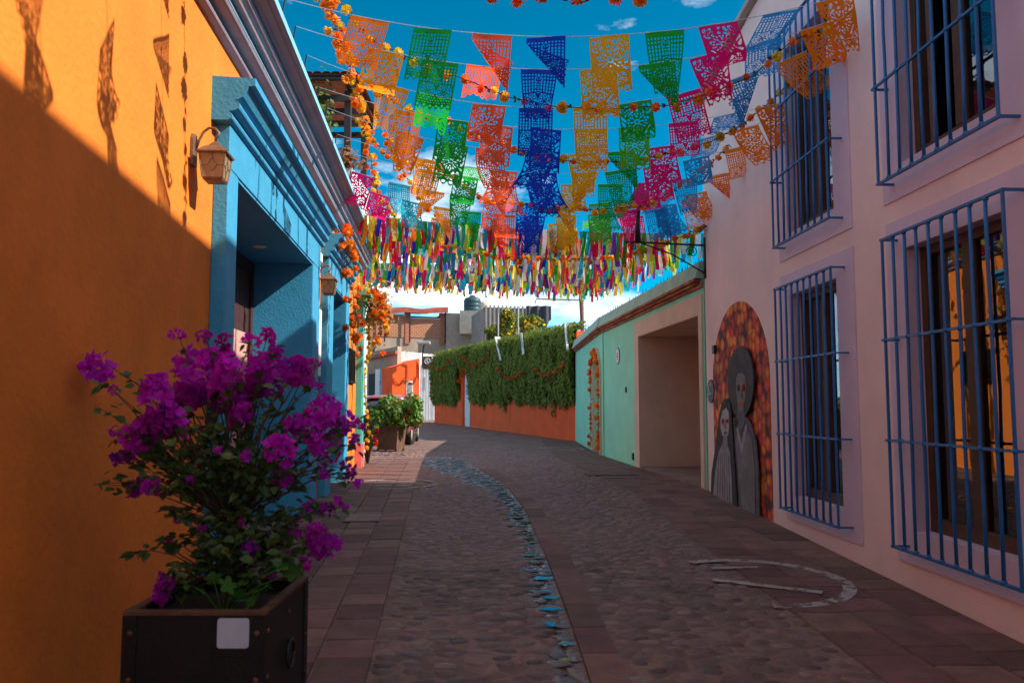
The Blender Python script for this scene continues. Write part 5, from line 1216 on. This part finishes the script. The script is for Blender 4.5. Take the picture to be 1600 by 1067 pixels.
# ================================================================== far planter, pot, car
YP = 21.2; pp = on_ground(608, 706); YP = pp.y; fz = gz(YP)
fx0 = on_depth(589, 690, YP).x; fx1 = on_depth(627, 690, YP).x; hgt = on_depth(608, 664, YP).z - fz; w2 = (fx1 - fx0) / 2; fcx = (fx0 + fx1) / 2
t = thing('wooden_planter', 'tapered weathered wooden planter box standing in the sun before the car', 'planter', (fcx, YP + w2, fz), R_(-14)); wd = mat('weathered_planter_wood', (.13, .065, .04), .8, .35, 6, .2, 40); wg = mat('grey_planter_side', (.30, .29, .27), .8, .2, 6)
fr_ = lambda z: .82 + .18 * z / hgt
for nm, sgn, ax, m_ in (('front_panel', -1, 1, wd), ('rear_panel', 1, 1, wd), ('side_panel', -1, 0, wg), ('side_panel', 1, 0, wd)):
    b = MB(); a0, a1 = w2 * fr_(.05), w2 * fr_(hgt)
    if ax: q = [(-a0, sgn * a0, .05), (a0, sgn * a0, .05), (a1, sgn * a1, hgt), (-a1, sgn * a1, hgt)]; d = (0, -sgn * .03, 0)
    else: q = [(sgn * a0, -a0 + .03, .05), (sgn * a0, a0 - .03, .05), (sgn * a1, a1 - .03, hgt), (sgn * a1, -a1 + .03, hgt)]; d = (-sgn * .03, 0, 0)
    b.prism(q, d).build(nm, m_, t)
for sx in (-1, 1):
    for sy in (-1, 1): MB().box(sx * w2 * .80 - .03, sx * w2 * .80 + .03, sy * w2 * .80 - .03, sy * w2 * .80 + .03, 0, .09).build('foot', wd, t)
MB().box(-w2 * .9, w2 * .9, -w2 * .9, w2 * .9, hgt - .15, hgt - .05).build('soil', M_SOIL, t)
def shrub(name, label, loc, rx, rz, zc_, n, seed, m, size, fl=None, nf=0):
    t = thing(name, label, 'plant', loc); q = random.Random(seed)
    cl = [(Vector((q.uniform(-.85, .85) * rx, q.uniform(-.8, .8) * rx * .8, zc_ + q.uniform(-.75, .85) * rz)), q.uniform(.35, .6)) for _ in range(24)]
    def fn(g): c, rr = g.choice(cl); v = Vector((g.gauss(0, 1), g.gauss(0, 1), g.gauss(0, 1))).normalized(); return c + v * rr * rx * .55 * g.random() ** .4, v
    leafcloud(fn, n, size, seed).build('foliage', m, t, kind='stuff'); b = MB()
    for c, rr in cl: b.tube([(0, 0, -.05), c * .5 + Vector((0, 0, zc_ * .1)), c], [.02, .012, .005], 5)
    b.build('stems', M_BARK, t)
    if fl:
        def f2(g): c, rr = g.choice(cl[:9]); v = Vector((abs(g.gauss(0, 1)) + .3, -abs(g.gauss(0, 1)), g.gauss(0, 1))).normalized(); return c + v * rr * rx * .6, v
        leafcloud(f2, nf, size * .9, seed + 3, .9).build('blossom', fl, t, kind='stuff')
pc_ = on_depth(610, 650, YP + w2); RED = mat('red_blossom', (.65, .02, .02), .7, .2, 9, trans=.3)
shrub('leafy_shrub', 'bright green leafy shrub overflowing the wooden planter', (fcx, YP + w2, fz + hgt - .05), .88, .50, .40, 5200, 61, leaf_mat('shrub_leaf', (.12, .22, .035), (.06, .12, .02)), .058, RED, 40)
pq = on_ground(636, 694); t = thing('dark_flower_pot', 'round dark flower pot behind the wooden planter', 'pot', (pq.x, pq.y + .25, gz(pq.y)))
MB().lathe([(.17, 0), (.20, .05), (.27, .30), (.29, .34), (.29, .38), (.24, .38), (.22, .30)], 18).build('body', mat('pot_clay', (.06, .05, .045), .7), t, True)
shrub('red_flowering_plant', 'red-flowering plant growing in the round dark pot', (pq.x, pq.y + .25, gz(pq.y) + .3), .38, .40, .45, 1500, 62, MATS['shrub_leaf'], .05, RED, 260)
pq = on_ground(571, 690); shrub('red_geranium', 'red flowers at the foot of the teal corner pilaster', (LF.P(17.2, .15, 0).x, LF.P(17.2, .15, 0).y, gz(17.2)), .20, .45, .62, 420, 63, MATS['shrub_leaf'], .045, RED, 240)

# parked car, rear towards us
pq = on_ground(603, 697); CY = pq.y; cz0 = gz(CY + 1.5)
car = thing('parked_car', 'pinkish red hatchback parked behind the green shrub', 'car', (on_depth(597, 650, CY).x, CY, cz0), R_(2))
paint = mat('red_car_paint', (.30, .06, .085), .25, .08, 3, coat=.6, spec=.5); cglass = mat('car_glass', (.02, .025, .03), .06, .1, 3, spec=.9)
def loft(secs, m, name, parent, smooth=True, close=True):
    b = MB(); n = len(secs[0])
    for s_ in secs: b.v += s_
    for k in range(len(secs) - 1):
        for j in range(n): a = k * n + j; c = k * n + (j + 1) % n; b.f.append((a, c, c + n, a + n))
    b.f.append(tuple(range(n))); e = (len(secs) - 1) * n; b.f.append(tuple(e + j for j in reversed(range(n))))
    o = b.build(name, m, parent, smooth); md = o.modifiers.new('sub', 'SUBSURF'); md.levels = md.render_levels = 1; return o
def csec(y, hw, z0, z1, z2): return [(-hw * .86, y, z0), (hw * .86, y, z0), (hw, y, z0 + .18), (hw, y, z1 - .12), (hw * .95, y, z1), (hw * .5, y, z2), (-hw * .5, y, z2), (-hw * .95, y, z1), (-hw, y, z1 - .12), (-hw, y, z0 + .18)]
body = loft([csec(.0, .70, .34, .82, .84), csec(.06, .80, .26, .92, .95), csec(.5, .84, .20, .95, .99), csec(1.6, .85, .18, .95, .99), csec(2.9, .84, .19, .93, .96), csec(3.6, .80, .22, .86, .90), csec(3.95, .66, .30, .68, .72)], paint, 'body', car)
def rsec(y, hb, zb, hr, zr): return [(-hb, y, zb), (hb, y, zb), (hr + .06, y, zr - .10), (hr - .05, y, zr), (-hr + .05, y, zr), (-hr - .06, y, zr - .10)]
loft([rsec(.16, .74, .93, .66, 1.06), rsec(.42, .76, .93, .60, 1.42), rsec(.75, .77, .93, .59, 1.50), rsec(1.7, .77, .93, .60, 1.51), rsec(2.2, .76, .93, .60, 1.42), rsec(2.9, .72, .92, .64, .99)], cglass, 'glasshouse', car)
b = MB()
for k, (y, z, w) in enumerate(((.40, 1.435, .60), (.72, 1.515, .60), (1.2, 1.53, .61), (1.75, 1.52, .61), (2.15, 1.445, .61))):
    b.v += [(-w, y, z - .03), (-w * .6, y, z + .012), (w * .6, y, z + .012), (w, y, z - .03)]
for k in range(4):
    for j in range(3): a = k * 4 + j; b.f.append((a, a + 1, a + 5, a + 4))
rf = b.build('roof', paint, car, True); sd = rf.modifiers.new('sol', 'SOLIDIFY'); sd.thickness = .035
for sx in (-1, 1):
    b = MB(); b.tube([(sx * .74, .12, .95), (sx * .65, .40, 1.41)], .035, 6); b.build('rear_pillar', paint, car, True)
    MB().box(min(sx * .60, sx * .79), max(sx * .60, sx * .79), -.012, .10, .66, .86).build('tail_light', mat('tail_lens', (.4, .01, .01), .2), car, bevel=.02)
    for y in (.72, 3.1):
        w = MB(); w.lathe([(.18, -.09), (.29, -.09), (.305, -.05), (.305, .05), (.29, .09), (.18, .09)], 22); wh = w.build('wheel', mat('tyre', (.015, .015, .015), .8), car, True, loc=(sx * .74, y, .305)); wh.rotation_euler = (0, R_(90), 0)
        MB().lathe([(.05, -.1), (.17, -.092), (.18, .0), (.17, .092), (.05, .1)], 16).build('rim', cm, wh, True)
    MB().tube([(sx * .80, 2.3, 1.0), (sx * .95, 2.28, 1.02)], .05, 8).build('mirror', paint, car, True)
MB().box(-.78, .78, -.06, .14, .34, .56).build('bumper', mat('bumper_plastic', (.03, .03, .03), .6), car, bevel=.04); MB().box(-.22, .22, -.075, -.058, .60, .72).build('number_plate', M_WHITE, car)
MB().tube([(.1, .7, 1.53), (.1, .55, 1.72)], .008, 5).build('aerial', M_IRON, car)

# ================================================================== overhead cables
def cable(a, b_, d, label):
    a, b_ = Vector(a), Vector(b_); o = MB().tube([sag(a, b_, k / 20, d) - a for k in range(21)], .012, 4).build('cable', M_IRON, None, loc=a); tag(o, label, 'cable')
cable((-3.5, 18.4, 6.2), on_depth(905, 455, 30), .35, 'thin dark cable from the terrace house to the rusty pole')
cable((-3.5, 18.8, 5.6), on_depth(836, 470, 57.9), .5, 'thin dark cable running from the terrace house to the concrete building')

# ================================================================== fallen bracts on the slabs
fb = MB(); fb.v = [(0, -.5, 0), (.42, -.05, .10), (0, .55, .04), (-.42, -.05, .12), (0, 0, .01)]; fb.f = [(0, 1, 4), (1, 2, 4), (2, 3, 4), (3, 0, 4)]; fbm = fb.mesh('fallen_bract', M_BRACT)
for px, py in ((586, 793), (575, 818), (640, 1000), (520, 860), (505, 905), (548, 838)):
    p = on_ground(px, py); o = inst('fallen_bract', fbm, None, (p.x, p.y, gz(p.y) + .020), (0, 0, rnd.uniform(0, 6)), (.035,) * 3); tag(o, 'fallen magenta bract lying on the paving near the planter', 'petal', 'fallen bracts on the paving')
